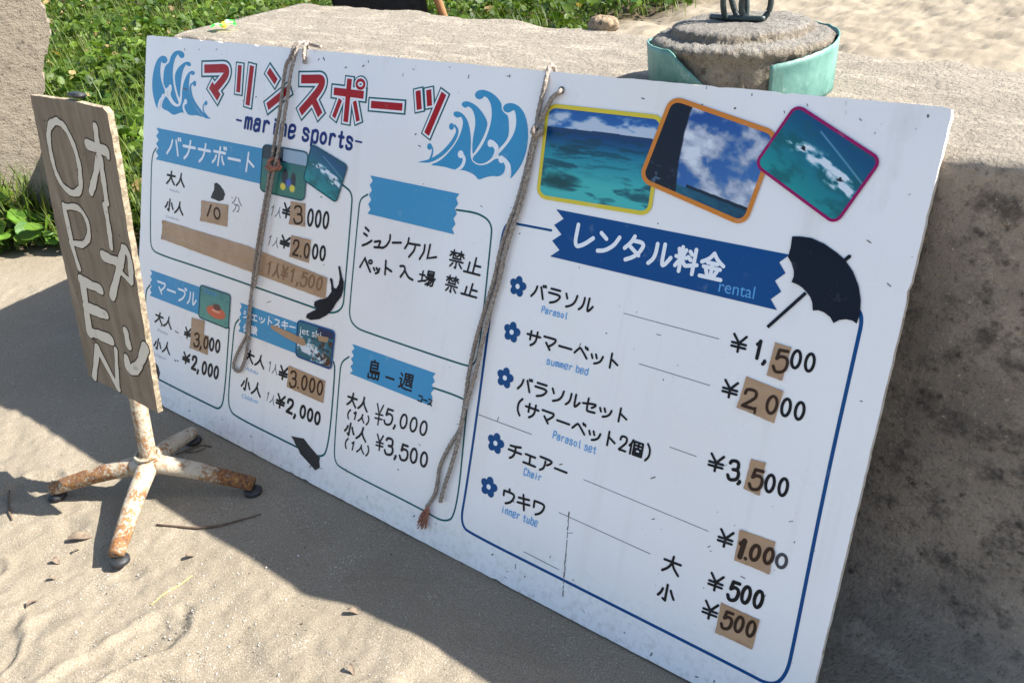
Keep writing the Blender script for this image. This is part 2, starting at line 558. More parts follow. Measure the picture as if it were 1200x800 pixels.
G = {  # stroke lettering, 0..100 grid; ~ = rounded stroke, o = ring cx cy rx ry
 'マ': "~8,82 70,82 92,82 88,62 72,45 50,27;28,46 60,8", 'リ': "25,90 25,40;~75,92 75,50 68,25 35,5",
 'ン': "12,82 38,64;~10,12 40,18 75,45 92,80", 'ス': "~12,85 84,85 70,50 40,22 8,8;55,42 92,8",
 'ー': "6,50 94,50", 'バ': "~35,80 30,45 8,12;~62,82 75,50 90,12;76,94 80,86;90,96 94,88",
 'ナ': "6,65 94,65;~54,95 54,55 45,25 25,5", 'ボ': "8,70 92,70;50,95 50,5;~28,50 22,30 8,15;~72,50 78,30 92,15;78,98 82,90;92,98 96,90",
 'ト': "35,96 35,5;35,62 85,34", 'ブ': "~10,82 90,82 80,45 55,20 25,5;82,100 87,92;95,100 100,92",
 'フ': "~10,84 92,84 82,45 55,20 25,5", 'ル': "~30,88 30,50 22,25 5,8;~62,92 62,10 76,14 96,46",
 'ェ': "15,66 85,66;50,66 50,10;6,10 94,10", 'エ': "10,84 90,84;50,84 50,12;4,12 96,12",
 'ッ': "10,56 20,34;40,62 50,40;~90,60 82,30 62,12 38,3", 'ジ': "10,86 28,76;5,60 24,50;~8,10 45,20 75,46 92,76;72,98 77,90;86,96 91,88",
 'シ': "12,88 30,78;5,62 24,52;~8,10 45,22 75,48 95,78", 'キ': "10,70 88,78;5,38 95,46;42,97 60,3",
 'ュ': "18,52 70,52 64,12;8,10 95,10", 'ノ': "~80,92 72,55 48,28 10,8", 'ケ': "~35,96 28,75 8,50;30,72 95,72;~68,72 62,35 50,18 28,4",
 'ペ': "~5,35 34,74 44,74 95,20;o80,80,10,10", 'ベ': "~5,36 34,74 44,74 95,20;74,90 79,80;88,86 93,76",
 'コ': "10,82 88,82 88,10;8,12 88,12", 'レ': "~22,94 22,6 60,22 95,55", 'タ': "~42,97 32,72 8,45;~36,80 90,80 76,42 52,18 20,2;32,54 72,28",
 'ラ': "18,90 82,90;~8,62 92,62 84,35 62,14 30,2", 'ソ': "12,84 26,56;~90,88 84,45 62,18 30,4",
 'サ': "4,68 96,68;28,92 28,38;~72,95 72,45 60,20 38,3", 'セ': "~4,52 92,70 90,54 68,38;~36,94 36,12 50,8 94,12",
 'チ': "~88,94 55,86 14,82;4,54 96,54;~52,84 52,50 42,20 20,3", 'ア': "~8,86 96,86 88,66 62,48;~48,68 46,40 38,18 16,3",
 'ウ': "50,99 50,82;12,50 12,80;~12,80 92,80 87,45 66,18 34,3", 'ワ': "14,45 14,86;~14,86 92,86 88,50 66,20 34,3",
 '大': "5,66 95,66;~50,97 48,60 35,30 6,4;~50,62 62,35 94,4", '人': "~50,95 46,60 32,30 5,4;~50,64 64,35 95,4",
 '小': "50,95 50,6 36,14;~28,68 22,45 8,25;~72,68 80,48 94,25", '分': "~38,95 28,70 6,52;~60,95 72,70 94,52;~24,48 76,48 70,10 54,8;~46,48 40,25 20,4",
 '入': "~34,92 50,88 46,55 30,30 5,6;~48,66 62,35 96,5",
 '場': "6,62 38,62;23,86 23,25;4,18 40,32;52,94 88,94 88,66 52,66 52,94;52,80 88,80;42,54 98,54;~60,54 52,36 42,26;54,42 94,42 90,8 78,4;~70,42 62,22 46,8;~84,42 76,20 60,4",
 '禁': "8,86 46,86;28,98 28,62;28,84 8,66;28,84 46,68;54,86 94,86;74,98 74,62;74,84 54,66;74,84 95,66;25,54 78,54;8,40 94,40;50,40 50,4 42,8;30,28 14,8;70,28 88,8",
 '止': "54,96 54,10;54,55 90,55;22,64 22,10;2,8 98,8",
 '島': "46,99 38,90;22,88 78,88 78,58;22,88 22,44;22,73 78,73;22,58 78,58;22,44 96,44;22,44 22,32 94,32 90,4 78,6;10,24 10,6 66,6;38,26 38,6;66,24 66,6",
 '一': "4,50 96,50",
 '週': "8,92 20,80;~6,60 22,60 14,36 24,22 6,8;~14,20 40,6 98,4;~38,94 38,45 28,24;38,94 94,94 94,22 84,26;48,80 84,80;66,90 66,64;46,64 86,64;52,50 80,50 80,30 52,30 52,50",
 '料': "26,97 26,3;4,58 48,58;12,88 18,68;42,88 34,68;26,55 6,22;26,55 46,30;60,86 70,76;56,64 68,54;50,28 98,40;84,98 84,2",
 '金': "~50,99 34,76 3,58;~50,99 68,76 97,58;28,60 72,60;14,42 86,42;50,60 50,6;26,32 34,14;74,32 64,14;4,4 96,4",
 '個': "~24,97 17,75 3,55;16,72 16,3;36,92 96,92 96,5 36,5 36,92;46,70 86,70;66,84 66,48;48,48 84,48 84,20 48,20 48,48",
 '体': "~26,96 18,72 4,52;17,68 17,4;34,70 96,70;64,96 64,4;~62,68 50,40 32,22;~66,68 80,40 98,22;50,22 80,22",
 '験': "8,92 44,92;8,92 8,40 46,40 42,8;8,74 42,74;8,58 42,58;26,92 26,42;8,28 6,12;18,28 20,14;30,28 34,14;~72,98 62,80 50,66;~72,98 84,80 98,66;60,66 86,66;56,54 90,54 90,36 56,36 56,54;73,66 73,36;~73,36 66,16 50,4;~73,36 82,16 98,4",
 'm': "10,62 10,2;~10,40 16,64 44,66 48,46;48,46 48,2;~48,46 54,64 84,66 88,46;88,46 88,2", 'a': "~18,52 32,68 78,68 78,42;78,46 78,2;~78,34 40,42 12,32 14,0 52,-4 78,16", 'r': "24,62 24,2;~24,34 34,60 58,68 82,58", 'i': "50,60 50,2;50,84 50,86",
 'n': "18,62 18,2;~18,40 30,66 78,70 80,42;80,42 80,2", 'e': "~16,34 84,34 86,72 20,74 10,36 14,-8 62,-4 84,12", 's': "~82,52 62,68 16,68 16,46 36,36 74,30 86,12 66,-4 22,-4 14,12", 'p': "18,62 18,-28;~18,44 34,68 86,68 88,32 86,-4 34,-6 18,18",
 'o': "o50,31,34,31", 't': "48,88 48,14;~48,16 50,0 64,-2 78,4;22,60 78,60", 'P': "18,96 18,2;~18,94 86,100 92,70 86,44 18,48", 'l': "~46,96 46,16 50,-2 70,2", 'u': "~18,60 18,18 22,-4 72,-6 80,20;80,60 80,2",
 'b': "18,96 18,2;~18,44 34,68 86,68 88,32 86,-4 34,-6 18,18", 'd': "82,96 82,2;~82,44 66,68 14,68 12,32 14,-6 66,-6 82,18", 'C': "~86,80 68,100 16,100 8,50 12,-2 66,-4 88,18", 'h': "18,96 18,2;~18,40 30,66 78,70 80,42;80,42 80,2",
 '¥': "14,96 50,52;86,96 50,52;50,52 50,4;10,50 90,50;10,30 90,30",
 '0': "o50,50,34,44", '1': "~34,76 48,84 56,96;56,96 56,5", '2': "~14,72 18,98 80,100 88,74 76,54 14,6;14,6 90,6",
 '3': "~14,84 24,100 82,102 88,58 46,53;~46,53 96,54 98,6 28,-8 10,18", '5': "86,94 30,94 22,54;~22,54 50,70 98,60 92,4 30,-8 10,18",
 ',': "~55,8 58,0 35,-16", '.': "50,6 50,5", '(': "~72,106 35,75 35,25 72,-6", ')': "~28,106 65,75 65,25 28,-6", ' ': "",
}
WID = {',': .5, '.': .45, '(': .6, ')': .6, ' ': .6}


def letter_strokes(text, P0, P1, P2, wid=None):
    """lettering laid in the frame baseline-left, baseline-right, top-left (traced points)"""
    P0, P1, P2 = (np.asarray(p, float) for p in (P0, P1, P2))
    ws = [(wid or {}).get(ch, WID.get(ch, 1.0)) for ch in text]
    tot = sum(ws); x = 0
    out = []
    for ch, w in zip(text, ws):
        for st in G[ch].split(';'):
            if not st: continue
            if st[0] == 'o':
                cx, cy, rx, ry = (float(a) for a in st[1:].split(','))
                pts = [(cx + rx*math.cos(a), cy + ry*math.sin(a)) for a in np.linspace(0, 2*math.pi, 25)[:-1]]
                closed = True
            else:
                sm = st[0] == '~'
                pts = [tuple(float(a) for a in q.split(',')) for q in st.lstrip('~').split()]
                closed = False
                if sm: pts = [tuple(p) for p in chaikin(pts, 3)]
            sp = [(P0 + (P1-P0) * ((x + w*(.06 + .88*px/100)) / tot) + (P2-P0) * (py/100)) for px, py in pts]
            if not closed and st[0] != '~' and len(sp) > 2:
                for a, b in zip(sp[:-1], sp[1:]): out.append(([a, b], False))
            else:
                out.append((sp, closed))
        x += w
    return out


class Printer:
    """collects painted shapes on a face and links them as one part"""
    def __init__(s, face, parent, z):
        s.f = face; s.parent = parent; s.z = z
        s.bm = bmesh.new(); s.k = 0; s.auto = None

    def each(s, name, mat):
        """every lettering row that follows becomes a part of its own"""
        s.auto = (name, mat)
        return s

    def flush(s):
        if s.auto:
            bobj(s.auto[0], s.bm, s.auto[1], s.parent)
            s.bm = bmesh.new()

    def dz(s):
        s.k += 1
        return s.z + (s.k % 40) * 2.2e-6

    def line(s, pts, wpx, smooth=False, cap='round', closed=False, h=.00022):
        if smooth: pts = chaikin(pts, 3) if smooth == 'c' else catmull(pts, 6)
        sc = s.f.scale(*pts[len(pts)//2][:2])
        if len(pts[0]) > 2: w = [p[2]*sc for p in pts]
        else: w = wpx*sc
        ribbon(s.bm, [s.f.uv(p[0], p[1]) for p in pts], w, s.dz(), h, cap, closed)
        return s

    def text(s, t, P0, P1, P2, wpx, jitter=0, wid=None):
        for st, closed in letter_strokes(t, P0, P1, P2, wid):
            if jitter:
                j = np.array([random.uniform(-jitter, jitter), random.uniform(-jitter, jitter)])
                st = [p + j + np.array([random.uniform(-jitter, jitter), random.uniform(-jitter, jitter)])*.25 for p in st]
            s.line(st, wpx, closed=closed)
        s.flush()
        return s

    def poly(s, pts, smooth=False):
        if smooth: pts = chaikin(list(pts) + [pts[0]], 2)[:-1]
        poly(s.bm, [s.f.uv(*p[:2]) for p in pts], s.dz())
        return s

    def disc(s, c, rpx):
        r = rpx * s.f.scale(*c)
        disc(s.bm, s.f.uv(*c), r, r, s.dz(), .0002)
        return s

    def latin(s, t, P0, P1, P2, bold=0.0):
        cu = bpy.data.curves.new("lettering", 'FONT')
        cu.body = t; cu.offset = bold; cu.resolution_u = 3
        ob = bpy.data.objects.new("lettering", cu)
        COL.objects.link(ob)
        dg = bpy.context.evaluated_depsgraph_get()
        me = bpy.data.meshes.new_from_object(ob.evaluated_get(dg))
        P0, P1, P2 = (np.asarray(p, float) for p in (P0, P1, P2))
        co = np.array([v.co[:2] for v in me.vertices])
        x0, x1 = co[:, 0].min(), co[:, 0].max()
        cap = .70
        z = s.dz()
        vs = []
        for x, y in co:
            p = P0 + (P1-P0)*(x-x0)/(x1-x0) + (P2-P0)*(y/cap)
            vs.append(s.bm.verts.new((*s.f.uv(*p), z)))
        for f in me.polygons:
            try:
                nf = s.bm.faces.new([vs[i] for i in f.vertices])
            except ValueError:
                pass
        bpy.data.objects.remove(ob); bpy.data.meshes.remove(me); bpy.data.curves.remove(cu)
        s.flush()
        return s

    def done(s, name, mat, label=None):
        if s.auto:
            if not s.bm.verts:
                s.bm.free()
                return None
        o = bobj(name, s.bm, mat, s.parent)
        if label: o["label"] = label
        return o


def at(origin, k):
    """zoomed-crop coordinates -> photograph pixel"""
    ox, oy = origin
    return lambda *pts: [(ox + p[0]/k, oy + p[1]/k, *[w/k for w in p[2:]]) for p in pts]


# ------------------------------------------------------------------ the sand
def grow(a, step, ratio, stop):
    out = []
    x = a
    while abs(x) < stop:
        step *= ratio
        x += step
        out.append(x)
    return out


xs = np.arange(-1.7, 1.75, .006)
xs = np.concatenate([grow(-1.7, -.006, 1.16, 400)[::-1], xs, grow(1.75, .006, 1.16, 400)])
ys = np.concatenate([np.arange(-.95, .5, .006), np.arange(.5, 1.2, .02), np.arange(1.2, 9, .035)])
ys = np.concatenate([grow(-.95, -.006, 1.2, 400)[::-1], ys, grow(9, .035, 1.25, 500)])
X, Y = np.meshgrid(xs, ys)
Z = (fbm(X*1.7, Y*1.7, 3, 3) - .5) * .022
lit = np.clip((-.16 - Y) / .12, 0, 1)
Z += (fbm(X*9, Y*9, 11, 3) - .5) * (.004 + .012*lit)
Z += (fbm(X*38, Y*38, 21, 2) - .5) * .0040 * (.4 + lit)
pits = np.clip(.36 - fbm(X*13 + 5, Y*13, 29, 2), 0, 1)
Z -= pits*.020*(.3 + lit)


def tread(cx, cy, ang, L=.27, Wd=.10, depth=.009, ridges=16):
    """a shoe print pressed into the sand"""
    global Z
    ca, sa = math.cos(ang), math.sin(ang)
    u = (X-cx)*ca + (Y-cy)*sa
    v = -(X-cx)*sa + (Y-cy)*ca
    w = Wd/2 * (1 - .22*np.cos(u/L*2*math.pi*1.0 + .6))
    d = np.sqrt((u/(L/2))**2 + (v/w)**2) + (fbm(X*16, Y*16, 13, 3)-.5)*.7
    inside = np.clip((1-d)/.18, 0, 1)
    rim = np.exp(-((d-1.08)/.12)**2)
    Z += -depth*inside + depth*.55*rim + inside*.0016*np.sin(u/L*ridges*2*math.pi + 2*np.cos(v*60) + 5*fbm(X*14, Y*14, 5, 2))*np.clip(fbm(X*11, Y*11, 9, 2)*4-1.4, 0, 1)


for a in ((.30, -.60, .4), (.16, -.42, 1.2), (.62, -.66, 2.3), (.98, -.50, .3), (1.28, -.42, 2.0), (.80, -.52, 1.4),
          (1.12, -.64, .9), (.05, -.60, 2.4), (1.05, -.08, .7), (.78, -.06, 2.7), (1.36, -.10, .5), (-.2, -.46, .2), (-.7, -.35, 1.0),
          (.42, -.72, 1.9), (-.5, .15, .8), (-.95, .1, 2.2)):
    tread(*a, depth=(.005 + .004*random.random()) * (.35 if a[1] > -.2 else 1))
far = np.clip((Y-2)/1.5, 0, 1)
fp = fbm(X*3.4, Y*3.4, 41, 3)
Z += far * ((fp-.5)*.05 + (fbm(X*9, Y*9, 43, 3)-.5)*.045 - .02*np.clip((fbm(X*2.6+4, Y*2.6, 47, 2)-.55)*6, 0, 1))
Z += .028*np.clip((X-.95)/.3, 0, 1)*np.clip((-.08-Y)/.12, 0, 1)*np.clip((2.2-X)/.4, 0, 1)  # swell added to shift the shadow edge towards the board
Z += .012*np.exp(-((Y+.012)/.022)**2)*np.clip(fbm(X*7, Y*2, 83, 3)*3-1.0, 0, 1)*(X > -.05)*(X < 1.85)
Z *= np.clip(1.6 - np.hypot(X, Y)/60, 0, 1)
Z -= .004
near_b = np.clip(1-np.abs(Y)/.05, 0, 1) * (X > -.05) * (X < 1.9)
Z = Z*(1-near_b*.8) + near_b*.8*(-.002)


def grass_mask(x, y):
    edge = .545 + (x+.885)*.56 + (fbm(x*4, y*4, 61, 2)-.5)*.22
    right = -1.55 + np.clip(3.2-y, 0, 9)*.62 + (fbm(x*1.2, y*1.2, 63, 2)-.5)*1.0
    return np.clip((y-edge)/.12, 0, 1) * np.clip((right-x)/.3, 0, 1) * (y > -.6)


gm = grass_mask(X, Y)
V = np.stack([X, Y, Z], -1).reshape(-1, 3)
ny, nx = X.shape
idx = np.arange(nx*ny).reshape(ny, nx)
F = np.stack([idx[:-1, :-1], idx[:-1, 1:], idx[1:, 1:], idx[1:, :-1]], -1).reshape(-1, 4)
cl = np.zeros((nx*ny, 3)); cl[:, 0] = gm.ravel()
sand = fast_mesh("sand_ground", V, F, M['sand'], None, True, cl)
props(sand, "pale coral sand of the beach with shoe prints and scattered grit", "sand", None, "structure")


def sand_z(x, y):
    i = min(max(np.searchsorted(xs, x), 0), nx-1); j = min(max(np.searchsorted(ys, y), 0), ny-1)
    return float(Z[j, i])


# ------------------------------------------------------------------ concrete block behind the board
def swept_block(name, x0, x1, prof_at, nseg, mat, noise_amp, seed, parent=None):
    """closed profile swept along x; every point pushed about by noise"""
    xs_ = np.linspace(x0, x1, nseg)
    rings = [prof_at(x) for x in xs_]
    npf = len(rings[0])
    V = np.array([[(x, p[0], p[1]) for p in r] for x, r in zip(xs_, rings)])
    e = np.array([p[2] for p in rings[0]])           # edge wear 0..1
    a = V[:, :, 0]; b = V[:, :, 1]; c = V[:, :, 2]
    n1 = fbm(a*9 + c*7, b*9 + c*5 + 3, seed, 4) - .5
    n2 = fbm(a*45 + c*31, b*45 - c*37, seed+5, 3) - .5
    cy = b.mean(); cz = c.mean()
    dy = np.sign(b-cy)*(np.abs(b-cy) > .2); dz = (c > cz)*1.0
    amp = noise_amp*(1 + 2.2*e)[None, :]
    V[:, :, 1] += dy*(n1*amp + n2*amp*.6)*.8 - dy*(e[None, :]*np.clip(n2+.05, 0, 1)*.02)
    V[:, :, 2] += dz*(n1*amp*.8 + n2*amp*.5) - e[None, :]*np.clip(n2+.05, 0, 1)*.02
    V[0, :, 0] += (n1[0]+n2[0])*.02; 
    n = nseg
    idx = np.arange(n*npf).reshape(n, npf)
    F = []
    for i in range(n-1):
        for j in range(npf):
            k = (j+1) % npf
            F.append((idx[i, j], idx[i+1, j], idx[i+1, k], idx[i, k]))
    verts = V.reshape(-1, 3)
    faces = [tuple(int(q) for q in f) for f in F]
    faces.append(tuple(int(q) for q in idx[0])); faces.append(tuple(int(q) for q in idx[-1][::-1]))
    return pobj(name, verts, faces, mat, parent, True)


def block_profile(x):
    zt = .838 - .0191*(x+.01)
    yf = .365 - .0519*(x+.01)
    yb = .872 - .066*(x+.01)
    r = .014
    out = []
    out += [(yf-.24, -.05, .3), (yf-.235, .0, .3), (yf-.20, .022, .5), (yf-.15, .034, .5), (yf-.10, .048, .5), (yf-.06, .07, .5), (yf-.025, .105, .4), (yf-.006, .15, .3)]
    for t in np.linspace(0, 1, 40): out.append((yf, .19 + (zt-r-.19)*t, max(0, (t-.93)/.07)))
    for a in np.linspace(.2, 1, 5): out.append((yf + r*(1-math.cos(a*math.pi/2)), zt - r + r*math.sin(a*math.pi/2), 1))
    for t in np.linspace(.05, .95, 34): out.append((yf+r + (yb-yf-2*r)*t, zt, max(0, 1-t/.1)*.6))
    for a in np.linspace(0, 1, 5): out.append((yb - r + r*math.sin(a*math.pi/2), zt - r + r*math.cos(a*math.pi/2), .7))
    for t in np.linspace(.1, 1, 12): out.append((yb, zt - r - (zt-r+.05)*t, 0))
    return out


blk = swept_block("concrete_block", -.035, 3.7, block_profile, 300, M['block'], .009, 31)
# shear the left end so that the end face runs back and left, as in the photograph
me = blk.data
for v in me.vertices:
    k = max(0, 1 - (v.co.x+.035)/.5)
    v.co.x -= (v.co.y-.365)*.16*k
props(blk, "long low weathered concrete block behind the white price board", "concrete block")


def top_z(x): return .838 - .0191*(x+.01)


# ------------------------------------------------------------------ pale concrete post at the left
pn = np.array([.90, -.436, 0.0]); pn /= np.linalg.norm(pn)
pbase = ground(18, 250)
PF = Face(pbase, np.array([.436, .90, 0])/np.linalg.norm([.436, .9]), (0, 0, 1), pn)
out_px = [(-260, 300), (-60, 270), (18, 252), (30, 221), (40, 200), (50, 182), (46, 150), (47, 128), (52, 104), (50, 84), (55, 62), (59, 42), (57, 28), (52, 14), (48, 0), (44, -60), (-60, -70), (-260, -30)]
outl = [PF.uv(*p) for p in out_px]
bm = bmesh.new()
fr = []
for p, q in zip(outl, outl[1:] + outl[:1]):
    for k in range(6):
        w = p + (q-p)*k/6
        fr.append(w + np.array([random.uniform(-.006, .006), random.uniform(-.006, .006)]))
va = [bm.verts.new((p[0], p[1], 0)) for p in fr]
vb = [bm.verts.new((p[0], p[1], -.16)) for p in fr]
fa = bm.faces.new(va)
bm.faces.new(vb[::-1])
for i in range(len(fr)):
    j = (i+1) % len(fr)
    bm.faces.new((va[j], va[i], vb[i], vb[j]))
bmesh.ops.recalc_face_normals(bm, faces=bm.faces)
post_t = thing("concrete_slab", "rough pale concrete slab standing upright behind the OPEN sign", "concrete slab", PF.matrix())
bobj("slab_body", bm, M['post'], post_t)
# wedge added as the dark shade patch beside the slab, turned from the sun
rb = ground(52, 262)
RF = Face(rb, (1, 0, 0), (0, 0, 1), (0.0, -1.0, 0.0))
FT = [RF.uv(*p) for p in [(16, 258), (30, 222), (47, 184), (54, 150), (70, 176), (92, 220), (96, 270), (50, 268)]]
bm = bmesh.new()
va = [bm.verts.new((p[0], 0, p[1])) for p in FT]; vb = [bm.verts.new((p[0], .14, p[1])) for p in FT]
bm.faces.new(va); bm.faces.new(vb[::-1])
for i in range(len(FT)):
    j = (i+1) % len(FT); bm.faces.new((va[j], va[i], vb[i], vb[j]))
bmesh.ops.recalc_face_normals(bm, faces=bm.faces)
ro = bobj("shade_wedge", bm, M['post'])
ro.location = Vector(rb)
props(ro, "pointed wedge added for the dark shade beside the right edge of the tall pale slab", "concrete chunk")

# ------------------------------------------------------------------ the white price board
BW, BH = 1.82, .8979
BV = np.array([0, .318, .9481]); BV /= np.linalg.norm(BV)
BN = np.array([0, -BV[2], BV[1]])
BF = Face((0, 0, .002), (1, 0, 0), BV, BN)
board = thing("price_board", "large white board of Japanese beach rental prices leaning on concrete block", "price board", BF.matrix())

bm = bmesh.new()
out = []
cor = [(0, 0), (BW, 0), (BW, BH), (0, BH)]
for (a, b) in zip(cor, cor[1:] + cor[:1]):
    a = np.array(a); b = np.array(b)
    L = np.linalg.norm(b-a); n = int(L/.012)
    d = (b-a)/L; inn = np.array([-d[1], d[0]])
    for k in range(n):
        p = a + (b-a)*k/n
        chip = 0.0008*random.random() + (.003*random.random() if random.random() < .07 else 0)
        if k == 0: p = p + inn*.002 + d*.002
        out.append(p + inn*chip)
vf = [bm.verts.new((p[0], p[1], 0)) for p in out]
ve = [bm.verts.new((p[0], p[1], -.0015)) for p in out]
vk = [bm.verts.new((p[0], p[1], -.012)) for p in out]
f0 = bm.faces.new(vf); f0.material_index = 0
bmesh.ops.triangulate(bm, faces=[f0])
bk = bm.faces.new(vk[::-1]); bk.material_index = 1
for i in range(len(out)):
    j = (i+1) % len(out)
    a = bm.faces.new((vf[j], vf[i], ve[i], ve[j])); a.material_index = 0
    b = bm.faces.new((ve[j], ve[i], vk[i], vk[j])); b.material_index = 1
panel = bobj("panel", bm, M['board'], board)
panel.data.materials.append(M['ply'])

Z1, Z2, Z3, Z4, Z5 = .0003, .0007, .0011, .0016, .0021


def PR(z): return Printer(BF, board, z)


# --- boxes drawn in line
def outline(pts, w, mat):
    PR(Z1).line(pts, w*1.18, smooth='c').done("box_outline", M[mat])


outline([(183, 174), (178, 182), (177, 215), (176, 280), (178, 292), (186, 298), (240, 315.5), (367, 360), (388, 368), (402, 362), (404, 340), (412, 245), (413, 226), (402, 217)], 1.5, 'green')
outline([(431, 228), (422, 233), (420, 250), (411, 347), (409, 372), (417, 384), (432, 390), (538, 426), (555, 430), (562, 410), (575, 285), (577, 262), (562, 250), (535, 246)], 1.6, 'green')
outline([(409, 418), (400, 424), (398, 440), (392, 520), (392, 540), (400, 549), (496, 597), (520, 612), (535, 604), (546, 490), (548, 470), (534, 463), (507, 454)], 1.6, 'green')
outline([(176, 334), (171, 340), (170.5, 362), (169.5, 420), (172, 436), (186, 444.5), (247, 475), (258, 480), (263, 466), (268.7, 384)], 1.4, 'green')
outline([(280, 374), (275, 380), (273, 400), (268, 455), (268, 480), (280, 490), (345, 522), (375, 537), (385, 527), (393, 432), (391, 424)], 1.5, 'green')
outline([(604, 262), (592, 262), (586, 290), (574.4, 369), (559, 487), (546, 575), (539, 615), (556, 627), (660, 679), (870, 785), (905, 804), (922, 790), (930, 755), (968.8, 560), (1005, 400), (1011, 372), (1004, 360)], 2.8, 'navy')
PR(Z1).line([(604, 262), (646, 270)], 2.6).done("box_outline", M['navy'])


# --- banners with toothed ends
def banner(TL, TR, BR_, BL, mat, left=True, right=True, teeth=3, depth=6, label=None):
    TL, TR, BR_, BL = (np.array(p, float) for p in (TL, TR, BR_, BL))
    ex = (TR-TL)/np.linalg.norm(TR-TL)
    pts = [TL]
    pts.append(TR)
    if right:
        for k in range(1, 2*teeth):
            p = TR + (BR_-TR)*k/(2*teeth)
            pts.append(p - ex*depth if k % 2 else p)
    pts.append(BR_); pts.append(BL)
    if left:
        for k in range(1, 2*teeth):
            p = BL + (TL-BL)*k/(2*teeth)
            pts.append(p + ex*depth if k % 2 else p)
    o = PR(Z2).poly(pts).done("banner", M[mat], label)
    return o


def PB(ban, z):
    return Printer(BF, ban, z)


c5 = at((170, 140), 8)
b = banner(*c5((108, 80), (1112, 275), (1088, 605), (102, 375)), 'banner', True, False, 4, 3.0, "light blue banner lettered in white for the banana boat")
PB(b, Z3).text("バナナボート", *c5((188, 335), (1040, 512), (214, 150)), 2.5).done("lettering", M['white'])
c6 = at((370, 190), 3.808)
banner(*c6((245, 60), (642, 142), (618, 322), (232, 230)), 'banner', True, True, 4, 3.2, "blank light blue banner above the handwritten ban")
c7 = at((370, 390), 3.48)
b = banner(*c7((150, 45), (490, 165), (473, 298), (140, 165)), 'banner', True, True, 4, 3.0, "light blue banner handwritten in black")
h5 = at((385, 395), 4.706)
p = PB(b, Z3)
p.text("島", *h5((208, 222), (284, 242), (222, 118)), 2.0, .3)
p.text("一", *h5((312, 275), (364, 292), (316, 160)), 2.2, .2)
p.text("週", *h5((378, 278), (464, 300), (394, 188)), 2.0, .3)
p.text("コース", *h5((490, 350), (572, 382), (498, 312)), 1.5, .2)
p.done("handwriting", M['marker'])
m1 = at((160, 310), 8)
b = banner(*m1((132, 48), (604, 215), (588, 470), (125, 290)), 'banner', True, False, 4, 2.2, "light blue banner lettered in white for the marble ride")
PB(b, Z3).text("マーブル", *m1((182, 262), (566, 402), (192, 128)), 1.9).done("lettering", M['white'])
j1 = at((260, 350), 8.57)
b = banner(*j1((187, 40), (770, 245), (748, 550), (168, 325)), 'banner', True, False, 4, 2.2, "light blue banner lettered in white for the jet ski")
p = PB(b, Z3)
p.text("ジェットスキー", *j1((212, 192), (745, 335), (222, 108)), 1.4)
p.text("体験", *j1((212, 330), (360, 368), (218, 246)), 1.3)
p.done("lettering", M['white'])
r7 = at((640, 240), 4.138)
b = banner(*r7((50, 22), (1182, 242), (1120, 510), (20, 250)), 'deep', True, True, 3, 10, "deep blue toothed banner over the rental list")
p = PB(b, Z3)
p.text("レンタル料金", *r7((104, 205), (858, 372), (128, 82)), 4.6)
p.done("lettering", M['white'])
PB(b, Z3).latin("rental", *r7((836, 420), (1008, 456), (846, 360))).done("small_lettering", M['pale'])

# --- title with its white and green outlines
t3 = at((230, 60), 7.273); t4 = at((370, 70), 7.273)
title = []
title += [(t3((72, 152), (170, 150), (262, 146), (262, 200), (218, 262), (152, 338)), 62, 'c'), (t3((126, 290), (196, 398)), 62, 0)]
title += [(t3((375, 122), (360, 352)), 46, 0), (t3((478, 126), (440, 462)), 50, 0)]
title += [(t3((618, 166), (684, 264)), 54, 0), (t3((792, 326), (610, 474)), 56, 0)]
title += [(t3((898, 240), (1000, 240), (1086, 238), (1062, 320), (980, 420), (890, 522)), 66, 'c'), (t3((990, 390), (1060, 546)), 62, 0)]
title += [(t4((158, 270), (412, 302)), 60, 0), (t4((292, 165), (258, 532)), 54, 0), (t4((214, 340), (156, 492)), 42, 0), (t4((334, 355), (364, 525)), 42, 0)]
title += [(t4((475, 383), (742, 405)), 58, 0)]
title += [(t4((875, 266), (886, 426)), 56, 0), (t4((966, 258), (974, 396)), 56, 0), (t4((1096, 288), (948, 636)), 60, 0)]
ring = t4(*[(385 + 33*math.cos(a), 211 + 36*math.sin(a)) for a in np.linspace(0, 2*math.pi, 25)[:-1]])


def extend(pts, e):
    pts = [np.array(p[:2], float) for p in pts]
    a = pts[0]-pts[1]; b = pts[-1]-pts[-2]
    pts[0] = pts[0] + a/np.linalg.norm(a)*e; pts[-1] = pts[-1] + b/np.linalg.norm(b)*e
    return pts


for nm, mt, add, z in (("title_outline", 'green', 56, Z1), ("title_rim", 'white', 32, Z2), ("title_lettering", 'red', 0, Z3)):
    p = PR(z)
    for pts, w, sm in title:
        ww = (w*.92 + add)/7.273
        p.line(extend(pts, add/7.273*.5), ww, smooth=sm, cap='flat')
    p.line(ring, (22 + add*.75)/7.273, closed=True)
    p.done(nm, M[mt])
p = PR(Z2)
p.text("marine sports", (285.5, 150), (414, 175), (288, 131), 3.1)
p.line([(277.5, 140.5), (283, 141.8)], 1.8).line([(417, 165.5), (424, 167)], 1.8)
p.done("subtitle_lettering", M['title_blue'])

